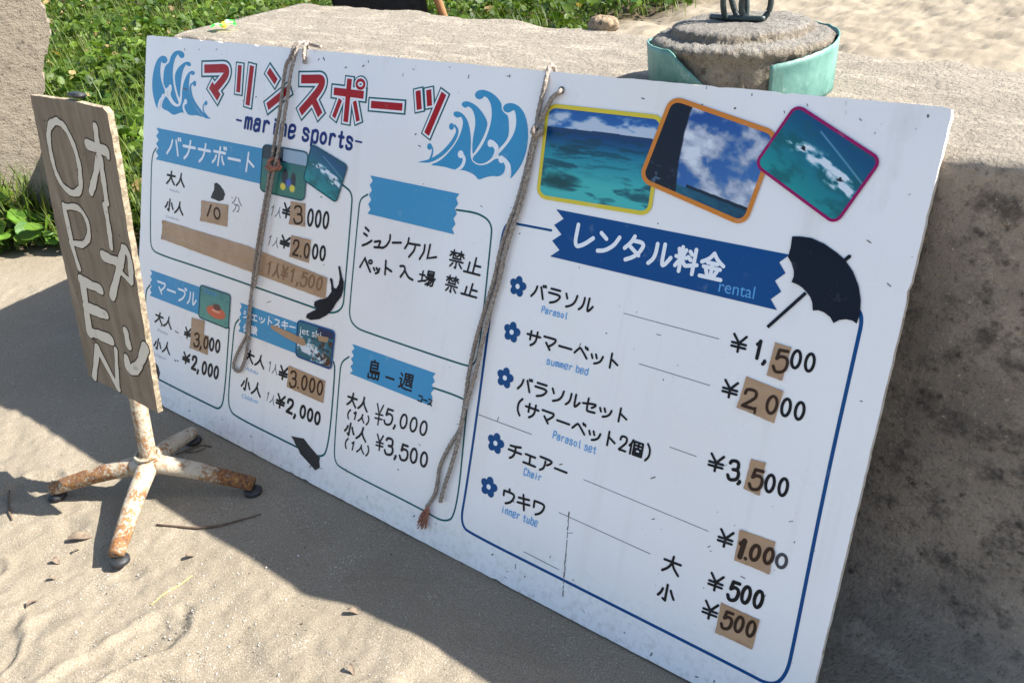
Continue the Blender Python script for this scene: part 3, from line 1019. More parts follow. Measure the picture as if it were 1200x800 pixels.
# --- waves
w1 = at((170, 50), 8)
p = PR(Z1)
for g in ([(155, 180), (175, 200), (205, 190), (212, 160), (195, 130), (160, 122), (120, 150), (90, 220), (70, 320), (66, 420), (80, 520), (115, 635), (122, 580), (142, 522), (175, 492), (190, 455), (165, 400), (145, 320), (142, 240)],
          [(310, 110), (325, 140), (350, 152), (372, 130), (365, 95), (330, 75), (290, 78), (255, 105), (235, 150), (228, 190), (190, 215), (175, 280), (170, 360), (180, 410), (205, 440), (262, 425), (235, 480), (255, 530), (290, 575), (322, 582), (290, 490), (268, 400), (258, 300), (265, 210), (285, 140)],
          [(385, 205), (405, 225), (432, 220), (430, 195), (405, 178), (370, 185), (320, 225), (285, 280), (278, 340), (290, 420), (325, 545), (332, 430), (340, 340), (355, 260)],
          [(425, 290), (445, 310), (470, 295), (462, 270), (435, 262), (400, 290), (370, 350), (350, 430), (345, 540), (335, 590), (300, 607), (250, 582), (215, 522), (190, 500), (165, 560), (155, 600), (170, 625), (215, 640), (265, 685), (320, 660), (360, 655), (400, 670), (430, 685), (490, 680), (552, 708), (500, 650), (440, 560), (412, 460), (412, 370)]):
    p.poly(w1(*g), smooth=True)
p.line(w1((615, 712, 3), (560, 690, 22), (500, 620, 26), (450, 540, 28), (428, 460, 26), (428, 405, 18), (455, 375, 10)), 0, smooth=True)
p.bm.verts.ensure_lookup_table()
p.disc(w1((465, 385))[0], 20/8).disc(w1((572, 568))[0], 17/8)
p.line(w1((590, 700, 10), (552, 650, 12), (545, 600, 12), (560, 570, 12)), 0, smooth=True)
o1 = None
wave_a = p.done("wave_print", M['wave'], "small left wave in light blue")
p = Printer(BF, wave_a, Z2)
for c, tail in (((238, 420), ((240, 425, 22), (215, 440, 26), (205, 470, 16), (215, 510, 5))), ((172, 508), ((165, 515, 22), (145, 545, 26), (130, 600, 28), (125, 640, 8))), ((382, 555), ((375, 560, 22), (362, 600, 24), (372, 640, 24), (400, 675, 5)))):
    p.disc(w1(c)[0], 20/8); p.line(w1(*tail), 0, smooth=True)
p.done("foam_curl", M['white'])

w2 = at((480, 95), 6.4)
p = PR(Z1)
for g in ([(770, 225), (740, 240), (710, 230), (700, 205), (710, 180), (740, 166), (785, 168), (835, 200), (870, 260), (888, 340), (890, 440), (872, 550), (830, 650), (748, 748), (766, 690), (758, 630), (735, 590), (705, 568), (655, 560), (700, 515), (760, 440), (795, 365), (802, 290), (790, 215)],
          [(560, 115), (545, 135), (515, 140), (492, 120), (490, 95), (515, 70), (560, 66), (620, 90), (665, 130), (692, 175), (690, 215), (715, 245), (740, 260), (746, 330), (745, 410), (715, 465), (672, 505), (625, 570), (580, 610), (530, 625), (490, 610), (465, 580), (520, 525), (570, 440), (605, 340), (618, 260), (615, 190), (590, 130)],
          [(440, 190), (420, 205), (395, 190), (390, 170), (410, 152), (450, 155), (510, 190), (560, 255), (588, 315), (575, 370), (540, 450), (490, 530), (472, 555), (470, 480), (480, 400), (495, 330), (490, 260), (470, 210)],
          [(385, 268), (360, 278), (332, 262), (328, 240), (350, 225), (395, 240), (435, 290), (455, 370), (462, 460), (455, 570), (480, 617), (535, 637), (600, 617), (650, 575), (700, 600), (720, 640), (710, 690), (670, 718), (620, 712), (560, 725), (518, 745), (490, 705), (440, 680), (400, 668), (330, 665), (270, 645), (200, 635), (150, 630), (230, 600), (310, 520), (370, 430), (400, 340), (400, 290)]):
    p.poly(w2(*g), smooth=True)
p.line(w2((70, 608, 4), (150, 598, 22), (230, 556, 28), (300, 488, 30), (345, 420, 28), (358, 370, 20), (340, 335, 14)), 0, smooth=True)
p.disc(w2((315, 342))[0], 22/6.4).disc(w2((150, 492))[0], 21/6.4)
p.line(w2((145, 598, 10), (166, 560, 16), (172, 510, 13), (155, 480, 12)), 0, smooth=True)
wave_b = p.done("wave_print", M['wave'], "larger right wave in light blue")
p = Printer(BF, wave_b, Z2)
for c, tail in (((385, 550), ((395, 552, 26), (412, 590, 26), (390, 645, 24), (335, 674, 4))), ((608, 468), ((625, 466, 36), (652, 500, 38), (645, 540, 20), (620, 578, 4))), ((690, 588), ((712, 592, 32), (742, 640, 40), (735, 690, 32), (685, 722, 6)))):
    p.disc(w2(c)[0], 25/6.4); p.line(w2(*tail), 0, smooth=True)
p.done("foam_curl", M['white'])


# --- printed photographs
def print_panel(quad, paint, border_mat, border, name_label, res=70, z=Z3, radius=.13):
    """a rounded print: coloured grid inside a border line; quad TL TR BR BL traced"""
    A, B, C, D = (np.array(p, float) for p in quad)

    def pos(s, t):  # t down
        return (A*(1-s) + B*s)*(1-t) + (D*(1-s) + C*s)*t
    asp = np.linalg.norm(B-A)/np.linalg.norm(D-A)
    ry = radius; rx = radius/asp
    pts = []
    for cx, cy, a0 in ((1-rx, ry, -90), (1-rx, 1-ry, 0), (rx, 1-ry, 90), (rx, ry, 180)):
        for k in range(7):
            a = math.radians(a0 + 15*k)
            pts.append((cx + rx*math.cos(a), cy + ry*math.sin(a)))
    # grid clipped to the rounded rectangle
    s = np.linspace(0, 1, res); S_, T_ = np.meshgrid(s, s)
    S2, T2 = S_.copy(), T_.copy()
    for i in range(res):
        for j in range(res):
            a, b_ = S_[i, j], T_[i, j]
            ex = max(rx-a, a-(1-rx), 0)/rx; ey = max(ry-b_, b_-(1-ry), 0)/ry
            d = math.hypot(ex, ey)
            if ex > 0 and ey > 0:
                mx = max(ex, ey)
                k = mx/d
                S2[i, j] = a + (1-k)*ex*rx*(1 if a < .5 else -1)
                T2[i, j] = b_ + (1-k)*ey*ry*(1 if b_ < .5 else -1)
    uv = np.array([BF.uv(*pos(a, b_)) for a, b_ in zip(S2.ravel(), T2.ravel())])
    V = np.column_stack([uv, np.full(len(uv), z)])
    idx = np.arange(res*res).reshape(res, res)
    F = np.stack([idx[:-1, :-1], idx[1:, :-1], idx[1:, 1:], idx[:-1, 1:]], -1).reshape(-1, 4)
    rgb = np.clip(paint(S2.ravel(), T2.ravel()), 0, 255)
    o = fast_mesh("photo_print", V, F, M['print'], board, False, lin(rgb))
    o["label"] = name_label
    Printer(BF, o, z+.0003).line([tuple(pos(*q)) for q in pts], border, closed=True).done("border", M[border_mat])
    return o


def lerp(a, b, t):
    t = np.clip(t, 0, 1)[:, None]
    return np.array(a, float)*(1-t) + np.array(b, float)*t


def mixc(a, b, t):
    t = np.clip(t, 0, 1)[:, None]
    return a*(1-t) + np.asarray(b, float)*t


def paint_lagoon(s, t):
    c = lerp((24, 82, 152), (60, 116, 178), t/.3)
    cl_ = fbm(s*7, t*11, 5, 4)
    c = mixc(c, (196, 204, 216), np.clip((cl_ + .35*np.clip(t/.2, 0, 1) - .62)*5, 0, 1)*np.clip((t-.02)/.06, 0, 1)*.92)
    hz = .255
    sea = lerp((6, 52, 104), (14, 112, 142), (t-hz)/.22)
    sea = mixc(sea, (66, 178, 174), np.clip((t-.38)/.42, 0, 1))
    reef = fbm(s*5+2, t*13, 9, 4)
    sea = mixc(sea, (8, 62, 78), np.clip((reef-.50)*7, 0, 1)*np.clip((t-.34)/.1, 0, 1)*.75)
    sea = mixc(sea, (6, 58, 74), np.clip((fbm(s*7, t*34, 91, 4)-.52)*8, 0, 1)*.6*np.clip((.75-t)/.3, 0, 1))
    sea = mixc(sea, (10, 70, 72), np.clip(.9-np.hypot((s-.16)/.26, (t-.80)/.13), 0, 1)*2*np.clip(fbm(s*14, t*16, 3, 3)+.15, 0, 1))
    island = hz - .02 - .03*fbm(s*4, s*0+1, 2, 2)
    k = (t > hz)[:, None]
    c = np.where(k, sea, c)
    return np.where(((t > island) & (t <= hz+.01))[:, None], np.array([24, 58, 96.]), c)


def paint_sky(s, t):
    c = lerp((22, 66, 138), (62, 112, 172), (s+t)/1.6)
    k = fbm(s*5.0+1, t*5.0, 15, 5)
    k2 = k + .16*np.clip(1-np.hypot(s-.32, t-.35)/.5, 0, 1)*(fbm(s*3, t*3, 19, 2) > .4) + .20*np.clip((t-.55)/.4, 0, 1) - .20*np.clip(1-np.hypot((s-.62)/.22, (t-.42)/.22), 0, 1)
    c = mixc(c, (150, 160, 182), np.clip((k2-.46)*7, 0, 1))
    c = mixc(c, (216, 220, 228), np.clip((k2-.58)*6, 0, 1))
    sea = .90 - .04*s
    c = np.where((t > sea)[:, None], mixc(lerp((20, 92, 118), (10, 50, 78), s), (60, 140, 150), fbm(s*20, t*30, 4, 2)*.4), c)
    c = np.where(((t > sea-.035) & (t < sea))[:, None] & (s > .4)[:, None], np.array([14, 34, 52.]), c)
    rock = np.clip((.20 + .02*t + .12*t*t + .012*fbm(t*9, t*0, 3, 2) - s)/.012, 0, 1)
    c = c*(1-rock[:, None]) + rock[:, None]*(mixc(np.tile(np.array([8, 16, 34.]), (len(s), 1)), (70, 92, 112), np.clip((fbm(s*26, t*22, 8, 3)-.60)*7, 0, 1)*np.clip((t-.7)/.2, 0, 1)))
    return c


def paint_jet(s, t, rider=True, deep=(8, 74, 116)):
    c = lerp(deep, (22, 142, 142), t*1.1 - s*.15)
    c = mixc(c, (6, 86, 92), np.clip((fbm(s*4+7, t*5, 33, 4)-.54)*6, 0, 1)*.7)
    v = t - (.48 + .13*(s-.5))
    foam = fbm(s*9, t*14, 35, 4)
    k = np.exp(-(v/(.07+.05*s))**2)*np.clip((s-.06)/.2, 0, 1)
    c = mixc(c, (214, 224, 232), np.clip((k*1.0 + (foam-.5)*2.4 - .34)*2.0, 0, 1)*np.clip(k*3, 0, 1))
    wake = np.exp(-((t-.10-.42*(s-.30))/.014)**2)*(s > .35)
    c = mixc(c, (120, 164, 190), wake*.75)
    for cx, cy in ((.30, .44), (.78, .51)):
        d = np.hypot((s-cx)/.030, (t-cy)/.035) + (fbm(s*40, t*40, 71, 2)-.5)*1.6
        c = mixc(c, (26, 28, 38), np.clip((1-d)*3, 0, 1))
    return c


s8 = at((620, 110), 5.333)
print_panel(s8((122, 72), (838, 150), (752, 752), (56, 640)), paint_lagoon, 'yellow', 4.2, "yellow bordered photo of a turquoise lagoon", 180, Z3, .10)
s7 = at((740, 100), 4)
print_panel(s7((192, 58), (684, 228), (530, 652), (44, 440)), paint_sky, 'orange', 5.0, "orange bordered photo of clouds over the sea", 200, Z4, .12)
print_panel(s7((775, 92), (1172, 350), (958, 650), (582, 372)), paint_jet, 'magenta', 3.4, "magenta bordered photo of a jet ski wake", 160, Z5, .12)
c10 = at((300, 160), 10)


def paint_banana(s, t):
    c = lerp((30, 104, 108), (58, 118, 98), t)
    c = mixc(c, (30, 96, 104), np.clip((fbm(s*6, t*8, 51, 3)-.5)*4, 0, 1)*.6)
    c = np.where((t < .30)[:, None], np.array([26, 40, 52.]), c)
    c = np.where(((t < .27 + .12*(s-.5)) & (s > .45) & (t < .28))[:, None], np.array([150, 172, 190.]), c)
    c = mixc(c, (26, 30, 44), np.clip(1.3-np.hypot((s-.53)/.06, (t-.60)/.15), 0, 1)*3)
    c = mixc(c, (26, 30, 44), np.clip(1.3-np.hypot((s-.72)/.05, (t-.64)/.15), 0, 1)*3)
    c = mixc(c, (66, 92, 180), np.clip(1.2-np.hypot((s-.62)/.06, (t-.70)/.08), 0, 1)*3)
    for cx in (.50, .71):
        c = mixc(c, (222, 204, 70), np.clip(1.2-np.hypot((s-cx)/.055, (t-.80)/.07), 0, 1)*4)
    return c


def paint_marble(s, t):
    c = lerp((70, 132, 130), (86, 150, 134), t)
    c = mixc(c, (50, 112, 116), np.clip((fbm(s*7, t*9, 57, 3)-.5)*4, 0, 1)*.5)
    rr = np.hypot((s-.56)/.30, (t-.66)/.17)
    c = mixc(c, (206, 92, 62), np.clip((1.15-rr)*5, 0, 1))
    c = mixc(c, (236, 160, 130), np.clip((1-np.hypot((s-.56)/.16, (t-.62)/.05))*4, 0, 1))
    c = mixc(c, (96, 44, 42), np.clip((1.1-np.hypot((s-.58)/.13, (t-.50)/.10))*4, 0, 1))
    return c


def paint_ski(s, t):
    c = lerp((40, 110, 128), (30, 92, 108), t)
    c = np.where(((t < .22) & (s > .55))[:, None], np.array([20, 40, 80.]), c)
    k = fbm(s*9, t*9, 63, 4)
    c = mixc(c, (214, 220, 226), np.clip((k + .5*np.exp(-(((t-.75)-.4*(s-.5))/.2)**2) - .72)*5, 0, 1)*(t > .4))
    c = mixc(c, (70, 40, 30), np.clip((fbm(s*11+3, t*11, 67, 3)-.50)*8, 0, 1)*(s > .45)*(t > .3))
    c = mixc(c, (24, 24, 30), np.clip((fbm(s*14+9, t*14, 69, 3)-.60)*9, 0, 1)*(s > .4)*(t > .35))
    return c


print_panel(c10((90, 92), (618, 188), (572, 758), (54, 636)), paint_banana, 'tealedge', 1.3, "small photo of two riders on a banana boat", 70, Z4, .10)
print_panel(c10((662, 90), (1082, 345), (948, 775), (564, 505)), lambda s, t: paint_jet(s, t), 'tealedge', 1.3, "small tilted photo of a jet ski wake", 70, Z5, .10)
o = print_panel(m1((604, 190), (886, 285), (866, 602), (588, 490)), paint_marble, 'tealedge', 1.2, "small photo of an orange ring boat", 60, Z4, .08)
Printer(BF, o, Z4+.0004).latin("Marble", *m1((640, 262), (760, 305), (645, 222))).done("caption", M['pale'])
o = print_panel(j1((770, 214), (1140, 330), (1102, 706), (748, 570)), paint_ski, 'navy', 1.8, "small photo of a jet ski splashing", 70, Z4, .10)
Printer(BF, o, Z4+.0004).latin("jet ski", *j1((786, 345), (1000, 400), (792, 275))).done("caption", M['white'])


# --- tape patches
def tape(pts, name="tape_patch", mat='tape', z=Z4, label=None):
    p = PR(z)
    P_ = [np.array(q, float) for q in pts]
    out = []
    for a, b_ in zip(P_, P_[1:] + P_[:1]):
        n = max(2, int(np.linalg.norm(b_-a)/3))
        for k in range(n):
            out.append(a + (b_-a)*k/n + np.array([random.uniform(-.22, .22), random.uniform(-.22, .22)]))
    p.poly(out)
    lift = {}
    for ci in random.sample(range(len(P_)), 2 if len(P_) < 6 else 3):      # corners that have come unstuck
        c_uv = BF.uv(*P_[ci]); sd_ = min(np.linalg.norm(BF.uv(*q)-BF.uv(*r)) for q, r in zip(P_, P_[1:] + P_[:1])); rad_ = min(.014, sd_*.34); up_ = min(.0025, rad_*.2)
        for v in p.bm.verts:
            d_ = math.hypot(v.co.x-c_uv[0], v.co.y-c_uv[1])
            if d_ < rad_: v.co.z += up_*(1-d_/rad_)
    # a real strip has thickness: fold the rim down to the board
    rim = [tuple(v.co) for v in list(p.bm.verts)[:len(out)]]
    for a, b_ in zip(rim, rim[1:] + rim[:1]):
        v = [p.bm.verts.new(a), p.bm.verts.new(b_), p.bm.verts.new((b_[0], b_[1], .0001)), p.bm.verts.new((a[0], a[1], .0001))]
        p.bm.faces.new(v)
    return p.done(name, M[mat], label)


def on_tape(t_, z=Z5+.0002): return Printer(BF, t_, z)


g7 = at((170, 190), 7.27)
t_ = tape(g7((483, 325), (708, 366), (700, 550), (477, 500)))
p = on_tape(t_); p.line(g7((567, 368), (538, 455)), 1.9); p.line(g7(*[(618 + 24*math.cos(a) + 4*math.sin(a), 437 + 46*math.sin(a)) for a in np.linspace(0, 6.28, 21)[:-1]]), 1.8, closed=True)
p.done("handwriting", M['brownmark'])
f4 = at((150, 180), 4)
t_ = tape(f4((165, 312), (560, 432), (935, 582), (925, 682), (560, 548), (160, 400)), label="long brown tape strip with faded handwriting")
p = on_tape(t_)
p.text("1人¥1,500", *f4((640, 562), (912, 648), (652, 498)), 1.7, .2)
p.done("handwriting", M['ghost'])
e8 = at((290, 220), 4.706)
t_ = tape(e8((241, 75), (320, 87), (317, 215), (235, 200)))
on_tape(t_).text("3.", *e8((250, 188), (325, 206), (256, 96)), 2.0, 0, {'.': .3}).done("handwriting", M['brownmark'])
t_ = tape(e8((243, 262), (350, 287), (340, 415), (237, 380)))
on_tape(t_).text("2.0", *e8((245, 370), (348, 396), (254, 284)), 2.0).done("handwriting", M['brownmark'])
q2 = at((160, 370), 7.275)
t_ = tape(q2((475, 12), (582, 44), (574, 158), (618, 172), (608, 332), (458, 272), (470, 130)))
on_tape(t_).text("3,0", *q2((485, 250), (618, 290), (497, 142)), 1.9).done("handwriting", M['brownmark'])
k4 = at((265, 400), 5)
t_ = tape(k4((372, 142), (582, 230), (570, 360), (358, 265)))
on_tape(t_).text("3.000", *k4((368, 256), (572, 322), (378, 168)), 2.0).done("handwriting", M['brownmark'])
tape(j1((495, 262), (535, 268), (838, 402), (852, 462), (818, 472), (640, 385), (508, 298)), z=Z5+.0005)
tape(j1((925, 355), (1080, 388), (1070, 437), (985, 425), (975, 385)), z=Z5+.0005)
pr4 = at((830, 380), 6.667)
t_ = tape(pr4((525, 140), (650, 180), (577, 438), (458, 395)))
on_tape(t_).text("5", *pr4((485, 352), (622, 378), (520, 180)), 3.6).done("handwriting", M['brownmark'])
t_ = tape(pr4((300, 405), (588, 520), (513, 770), (228, 645)))
p = on_tape(t_); p.text("2", *pr4((244, 632), (376, 672), (280, 488)), 3.6); p.line(pr4((372, 650), (366, 690)), 2.6)
p.text("0", *pr4((424, 690), (548, 712), (456, 540)), 3.4); p.done("handwriting", M['brownmark'])
pr5 = at((810, 510), 4.706)
t_ = tape(pr5((332, 128), (412, 150), (377, 330), (290, 292)))
on_tape(t_).text("5", *pr5((306, 280), (392, 304), (332, 172)), 3.8).done("handwriting", M['brownmark'])
t_ = tape(pr5((272, 517), (465, 585), (433, 762), (238, 685)))
p = on_tape(t_); p.text("1", *pr5((232, 660), (300, 680), (262, 564)), 6.0); p.text(".", *pr5((285, 676), (318, 684), (290, 600)), 4.2)
p.text("00", *pr5((306, 680), (456, 716), (330, 590)), 4.2); p.done("handwriting", M['brownmark'])
pr6 = at((760, 630), 5.714)
t_ = tape(pr6((488, 430), (745, 548), (695, 745), (450, 628)))
on_tape(t_).text("500", *pr6((474, 584), (714, 674), (506, 474)), 3.6).done("handwriting", M['brownmark'])
tape(k4((385, 553), (455, 568), (500, 625), (550, 682), (545, 700), (550, 738), (525, 752), (438, 655)), "black_tape_strip", 'blacktape')
tape([(181, 424), (185, 428), (187.5, 437), (186, 444), (178, 441), (177, 426)], "black_tape_strip", 'blacktape', Z3)
tape(g7((590, 182), (612, 176), (640, 200), (668, 235), (684, 275), (666, 322), (632, 336), (598, 318), (560, 305), (578, 255), (592, 235)), "crossed_out_mark", 'blacktape', Z2)

# --- black print of a diver, umbrella
PR(Z4).poly(e8((503, 433), (513, 432), (520, 470), (524, 492), (534, 520), (532, 560), (520, 600), (490, 638), (470, 672), (440, 702), (398, 724), (352, 729), (325, 716), (331, 696), (360, 680), (388, 668), (369, 650), (372, 628), (398, 616), (430, 611), (447, 600), (466, 572), (464, 535), (457, 503), (463, 496), (470, 503), (477, 552), (492, 556), (506, 532), (512, 495))).done("diver_print", M['umb'], "black print of a swimming diver")
u8 = at((880, 270), 6.157)
p = PR(Z4)
p.poly(u8((300, 43), (360, 43), (440, 55), (530, 95), (620, 158), (680, 210), (740, 298), (780, 400), (795, 500), (790, 600), (765, 672), (735, 650), (690, 640), (640, 645), (598, 668), (575, 625), (530, 590), (490, 575), (449, 577), (445, 520), (430, 480), (405, 445), (370, 410), (340, 390), (295, 372), (312, 330), (312, 290), (295, 235), (270, 190), (290, 120)))
p.line(u8((398, 450), (122, 697)), 3.8, cap='flat').line(u8((688, 208), (712, 188)), 4.4, cap='round')
p.done("umbrella_print", M['umb'], "dark navy print of an open parasol")

# --- blossoms at the rental rows
for (cx, cy) in ((607, 335.5), (600, 389), (592, 442.5), (581, 519), (573, 570)):
    sc = BF.scale(cx, cy)
    u0 = BF.uv(cx, cy)
    bm = bmesh.new()
    for k in range(5):
        a = math.radians(90 + 72*k - 6)
        disc(bm, u0 + np.array([math.cos(a), math.sin(a)])*6.3*sc, 4.9*sc, 4.4*sc, Z2 + k*3e-6, .0002, 16, a)
    fl = bobj("blossom_print", bm, M['navy'], board)
    bm = bmesh.new(); disc(bm, u0, 2.7*sc, 2.7*sc, Z3, .0002)
    bobj("blossom_centre", bm, M['white'], fl)

# --- rental rows
x1 = at((590, 320), 6.667); x2 = at((570, 425), 5.714); x3 = at((560, 500), 5.714)
p = PR(Z2).each('item_lettering', M['black'])
p.text("バラソル", *x1((198, 188), (698, 322), (226, 68)), 2.5)
p.text("サマーベット", *x1((162, 552), (908, 766), (184, 432)), 2.5)
p.text("バラソルセット", *x2((194, 178), (952, 418), (214, 82)), 2.5)
p.text("(サマーベット2個)", *x2((180, 330), (1108, 662), (198, 232)), 2.5, 0, {'2': .62})
p.text("チェアー", *x3((190, 200), (600, 362), (204, 98)), 2.5)
p.text("ウキワ", *x3((150, 500), (450, 612), (164, 398)), 2.5)
p.done("item_lettering", M['black'])
p = PR(Z2).each('small_lettering', M['pale'])
p.text("Parasol", *x1((292, 304), (503, 360), (302, 255)), 1.10)
p.text("summer bed", *x1((332, 706), (664, 796), (341, 654)), 1.10)
p.text("Parasol set", *x2((440, 500), (736, 610), (449, 452)), 1.10)
p.text("Chair", *x3((304, 318), (424, 362), (312, 272)), 1.10)
p.text("inner tube", *x3((152, 568), (400, 668), (160, 520)), 1.10)
p.done("small_lettering", M['pale'])
p = PR(Z2).each('price_lettering', M['black'])
p.text("¥", *pr4((152, 200), (304, 238), (178, 62)), 3.0)
p.text("1", *pr4((328, 258), (420, 282), (362, 112)), 4.2)
p.text(",", *pr4((408, 286), (466, 302), (425, 180)), 4.2)
p.text("00", *pr4((618, 336), (832, 386), (650, 184)), 3.6)
p.text("¥", *pr4((82, 553), (236, 594), (108, 420)), 3.0)
p.text("00", *pr4((540, 708), (752, 762), (572, 560)), 3.6)
p.text("¥", *pr5((75, 184), (182, 214), (95, 90)), 3.0)
p.text("3", *pr5((188, 232), (262, 250), (206, 132)), 4.0)
p.text(",", *pr5((246, 252), (284, 262), (256, 190)), 4.0)
p.text("00", *pr5((388, 306), (534, 346), (410, 202)), 3.7)
p.text("¥", *pr5((126, 598), (232, 632), (148, 506)), 3.0)
p.text("¥", *pr6((376, 330), (502, 376), (402, 220)), 2.9)
p.text("500", *pr6((514, 396), (762, 484), (546, 276)), 4.2)
p.text("¥", *pr6((336, 518), (464, 566), (364, 406)), 2.9)
p.text("大", *pr6((76, 212), (212, 264), (104, 96)), 2.9)
p.text("小", *pr6((40, 400), (178, 446), (62, 284)), 2.9)
p.text("¥", *e8((182, 158), (242, 176), (196, 80)), 2.2)
p.text("000", *e8((322, 210), (450, 232), (332, 112)), 2.6)
p.text("¥", *e8((168, 322), (234, 344), (182, 258)), 2.2)
p.text("00", *e8((350, 390), (432, 408), (358, 306)), 2.6)
p.text("00", *q2((612, 292), (714, 322), (622, 180)), 2.4)
p.text("¥", *q2((380, 388), (456, 424), (394, 300)), 2.0)
p.text("2,", *q2((462, 450), (536, 476), (474, 338)), 2.6)
p.text("000", *q2((548, 490), (700, 546), (560, 380)), 2.5)
p.text("¥", *q2((396, 180), (464, 204), (410, 90)), 1.8)
p.text("¥", *k4((298, 212), (360, 234), (312, 136)), 2.3)
p.text("¥", *k4((282, 376), (344, 402), (296, 300)), 2.3)
p.text("2,", *k4((346, 410), (414, 440), (358, 330)), 2.8)
p.text("000", *k4((424, 440), (552, 496), (434, 364)), 2.7)
p.done("price_lettering", M['black'])
PR(Z2).text("0", *pr5((446, 716), (532, 746), (466, 636)), 3.8).done("price_lettering", M['greymark'], "grey handwritten last zero")
p = PR(Z2).each('age_lettering', M['black'])
p.text("大人", *g7((176, 182), (342, 218), (186, 68)), 1.9)
p.text("小人", *g7((160, 406), (330, 456), (172, 300)), 1.9)
p.text("大人", *m1((164, 535), (334, 612), (180, 430)), 1.7)
p.text("小人", *q2((136, 272), (290, 336), (150, 176)), 1.7)
p.text("大人", *k4((100, 108), (226, 164), (112, 38)), 2.0)
p.text("小人", *k4((78, 274), (206, 330), (92, 198)), 2.0)
p.done("age_lettering", M['black'])
p = PR(Z1).each('small_lettering', M['palegrey'])
p.latin("Adults", *g7((205, 242), (292, 266), (209, 222)))
p.latin("Children", *g7((175, 470), (290, 502), (178, 450)))
p.latin("Adults", *m1((192, 618), (290, 664), (197, 590)))
p.latin("Children", *q2((150, 335), (250, 376), (153, 314)))
p.done("small_lettering", M['palegrey'])
p = PR(Z1).each('small_lettering', M['pale'])
p.latin("Adults", *k4((116, 166), (186, 196), (120, 146)))
p.latin("Children", *k4((90, 328), (186, 366), (94, 304)))
p.done("small_lettering", M['pale'])
p = PR(Z1)
p.text("分", *g7((726, 420), (826, 446), (736, 282)), 1.1, .3)
p.text("1人", *e8((112, 150), (184, 170), (126, 92)), 1.0, .2)
p.text("1人", *e8((98, 310), (170, 334), (112, 256)), 1.0, .2)
p.text("1人", *k4((234, 168), (300, 200), (244, 108)), 1.0, .3)
p.text("1人", *k4((222, 336), (282, 374), (236, 284)), 1.0, .2)
p.line(m1((366, 622), (372, 630)), 1.4).line(m1((382, 634), (390, 640)), 1.4)
p.line(q2((325, 376), (334, 384)), 1.4).line(q2((346, 380), (356, 386)), 1.2)
p.done("handwriting", M['faint'], "faded pencil notes beside the prices")
a5 = at((410, 250), 7.059)
p = PR(Z2)
for st in (((130, 118), (158, 146)), ((118, 166), (144, 186)), ((105, 266), (145, 250), (182, 226)), ((206, 236), (252, 232), (238, 274)), ((204, 280), (268, 284)),
           ((335, 180), (330, 225), (300, 270), (268, 288)), ((355, 243), (424, 243)), ((490, 206), (480, 250), (456, 290)), ((482, 248), (580, 264)), ((545, 262), (530, 310), (490, 360)),
           ((622, 262), (612, 320), (578, 378)), ((666, 260), (642, 372), (716, 362)),
           ((85, 444), (125, 372), (170, 484)), ((198, 452), (206, 470)), ((222, 452), (230, 470)), ((246, 458), (236, 486), (214, 496)), ((300, 392), (292, 505)), ((300, 448), (345, 480)),
           ((418, 436), (448, 438), (456, 470), (420, 525)), ((456, 474), (486, 528), (520, 550))):
    p.line(a5(*st), 2.4, smooth=True if len(st) > 2 and st != ((85, 444), (125, 372), (170, 484)) and st[0] != (666, 260) else False)
p.line(a5(*[(172 + 14*math.cos(a), 402 + 14*math.sin(a)) for a in np.linspace(0, 6.28, 15)[:-1]]), 2.0, closed=True)
p.text("禁", *a5((800, 440), (944, 476), (822, 290)), 2.0, .3)
p.text("止", *a5((930, 488), (1086, 528), (966, 342)), 2.3, .3)
p.text("場", *a5((548, 580), (704, 616), (572, 452)), 2.0, .3)
p.text("禁", *a5((770, 640), (896, 674), (792, 500)), 1.9, .3)
p.text("止", *a5((908, 666), (1058, 708), (940, 560)), 2.3, .3)
p.text("大人", *h5((96, 370), (218, 414), (108, 298)), 2.2, .3)
p.text("(1人)", *h5((96, 438), (224, 484), (106, 396)), 1.7, .3)
p.text("¥", *h5((246, 478), (300, 492), (262, 360)), 1.7, .3)
p.text("5,000", *h5((296, 468), (544, 552), (312, 384)), 2.2, .2)
p.text("小人", *h5((76, 530), (212, 580), (90, 458)), 2.2, .3)
p.text("(1人)", *h5((78, 602), (226, 656), (88, 554)), 1.6, .3)
p.text("¥", *h5((252, 620), (304, 634), (262, 528)), 1.8, .3)
p.text("3,500", *h5((300, 634), (548, 726), (312, 548)), 2.5, .2)
p.done("handwriting", M['marker'], "black handwritten ban and island tour prices")

# --- leader rules and scuffs
for a, b_ in (((731, 367), (842.5, 397)), ((749, 426), (832, 451.5)), ((785, 523.5), (816, 534.5)), ((561, 485.5), (623, 508.7)), ((684, 561.5), (830, 622)), ((655, 600), (762, 648.5)), ((614, 646), (655, 667))):
    PR(Z1).line([a, b_], .75).done("leader_line", M['linegrey'])
p = PR(Z1)
y_ = 600.0; x_ = 667.0
while y_ < 694:
    n_ = random.uniform(2, 7)
    p.line([(x_, y_), (x_ - n_*.09 + random.uniform(-.6, .6), y_ + n_)], random.uniform(.8, 1.8))
    y_ += n_ + random.uniform(.3, 3); x_ -= n_*.1
for _ in range(95):
    x_, y_ = random.uniform(175, 1080), random.uniform(60, 830)
    uv = BF.uv(x_, y_)
    if not (.01 < uv[0] < BW-.02 and .01 < uv[1] < BH-.01): continue
    a = random.uniform(0, 6.28); L = random.choice((.8, 1.2, 2, 3, 5))
    p.line([(x_, y_), (x_ + L*math.cos(a), y_ + L*math.sin(a))], random.uniform(.5, 1.5))
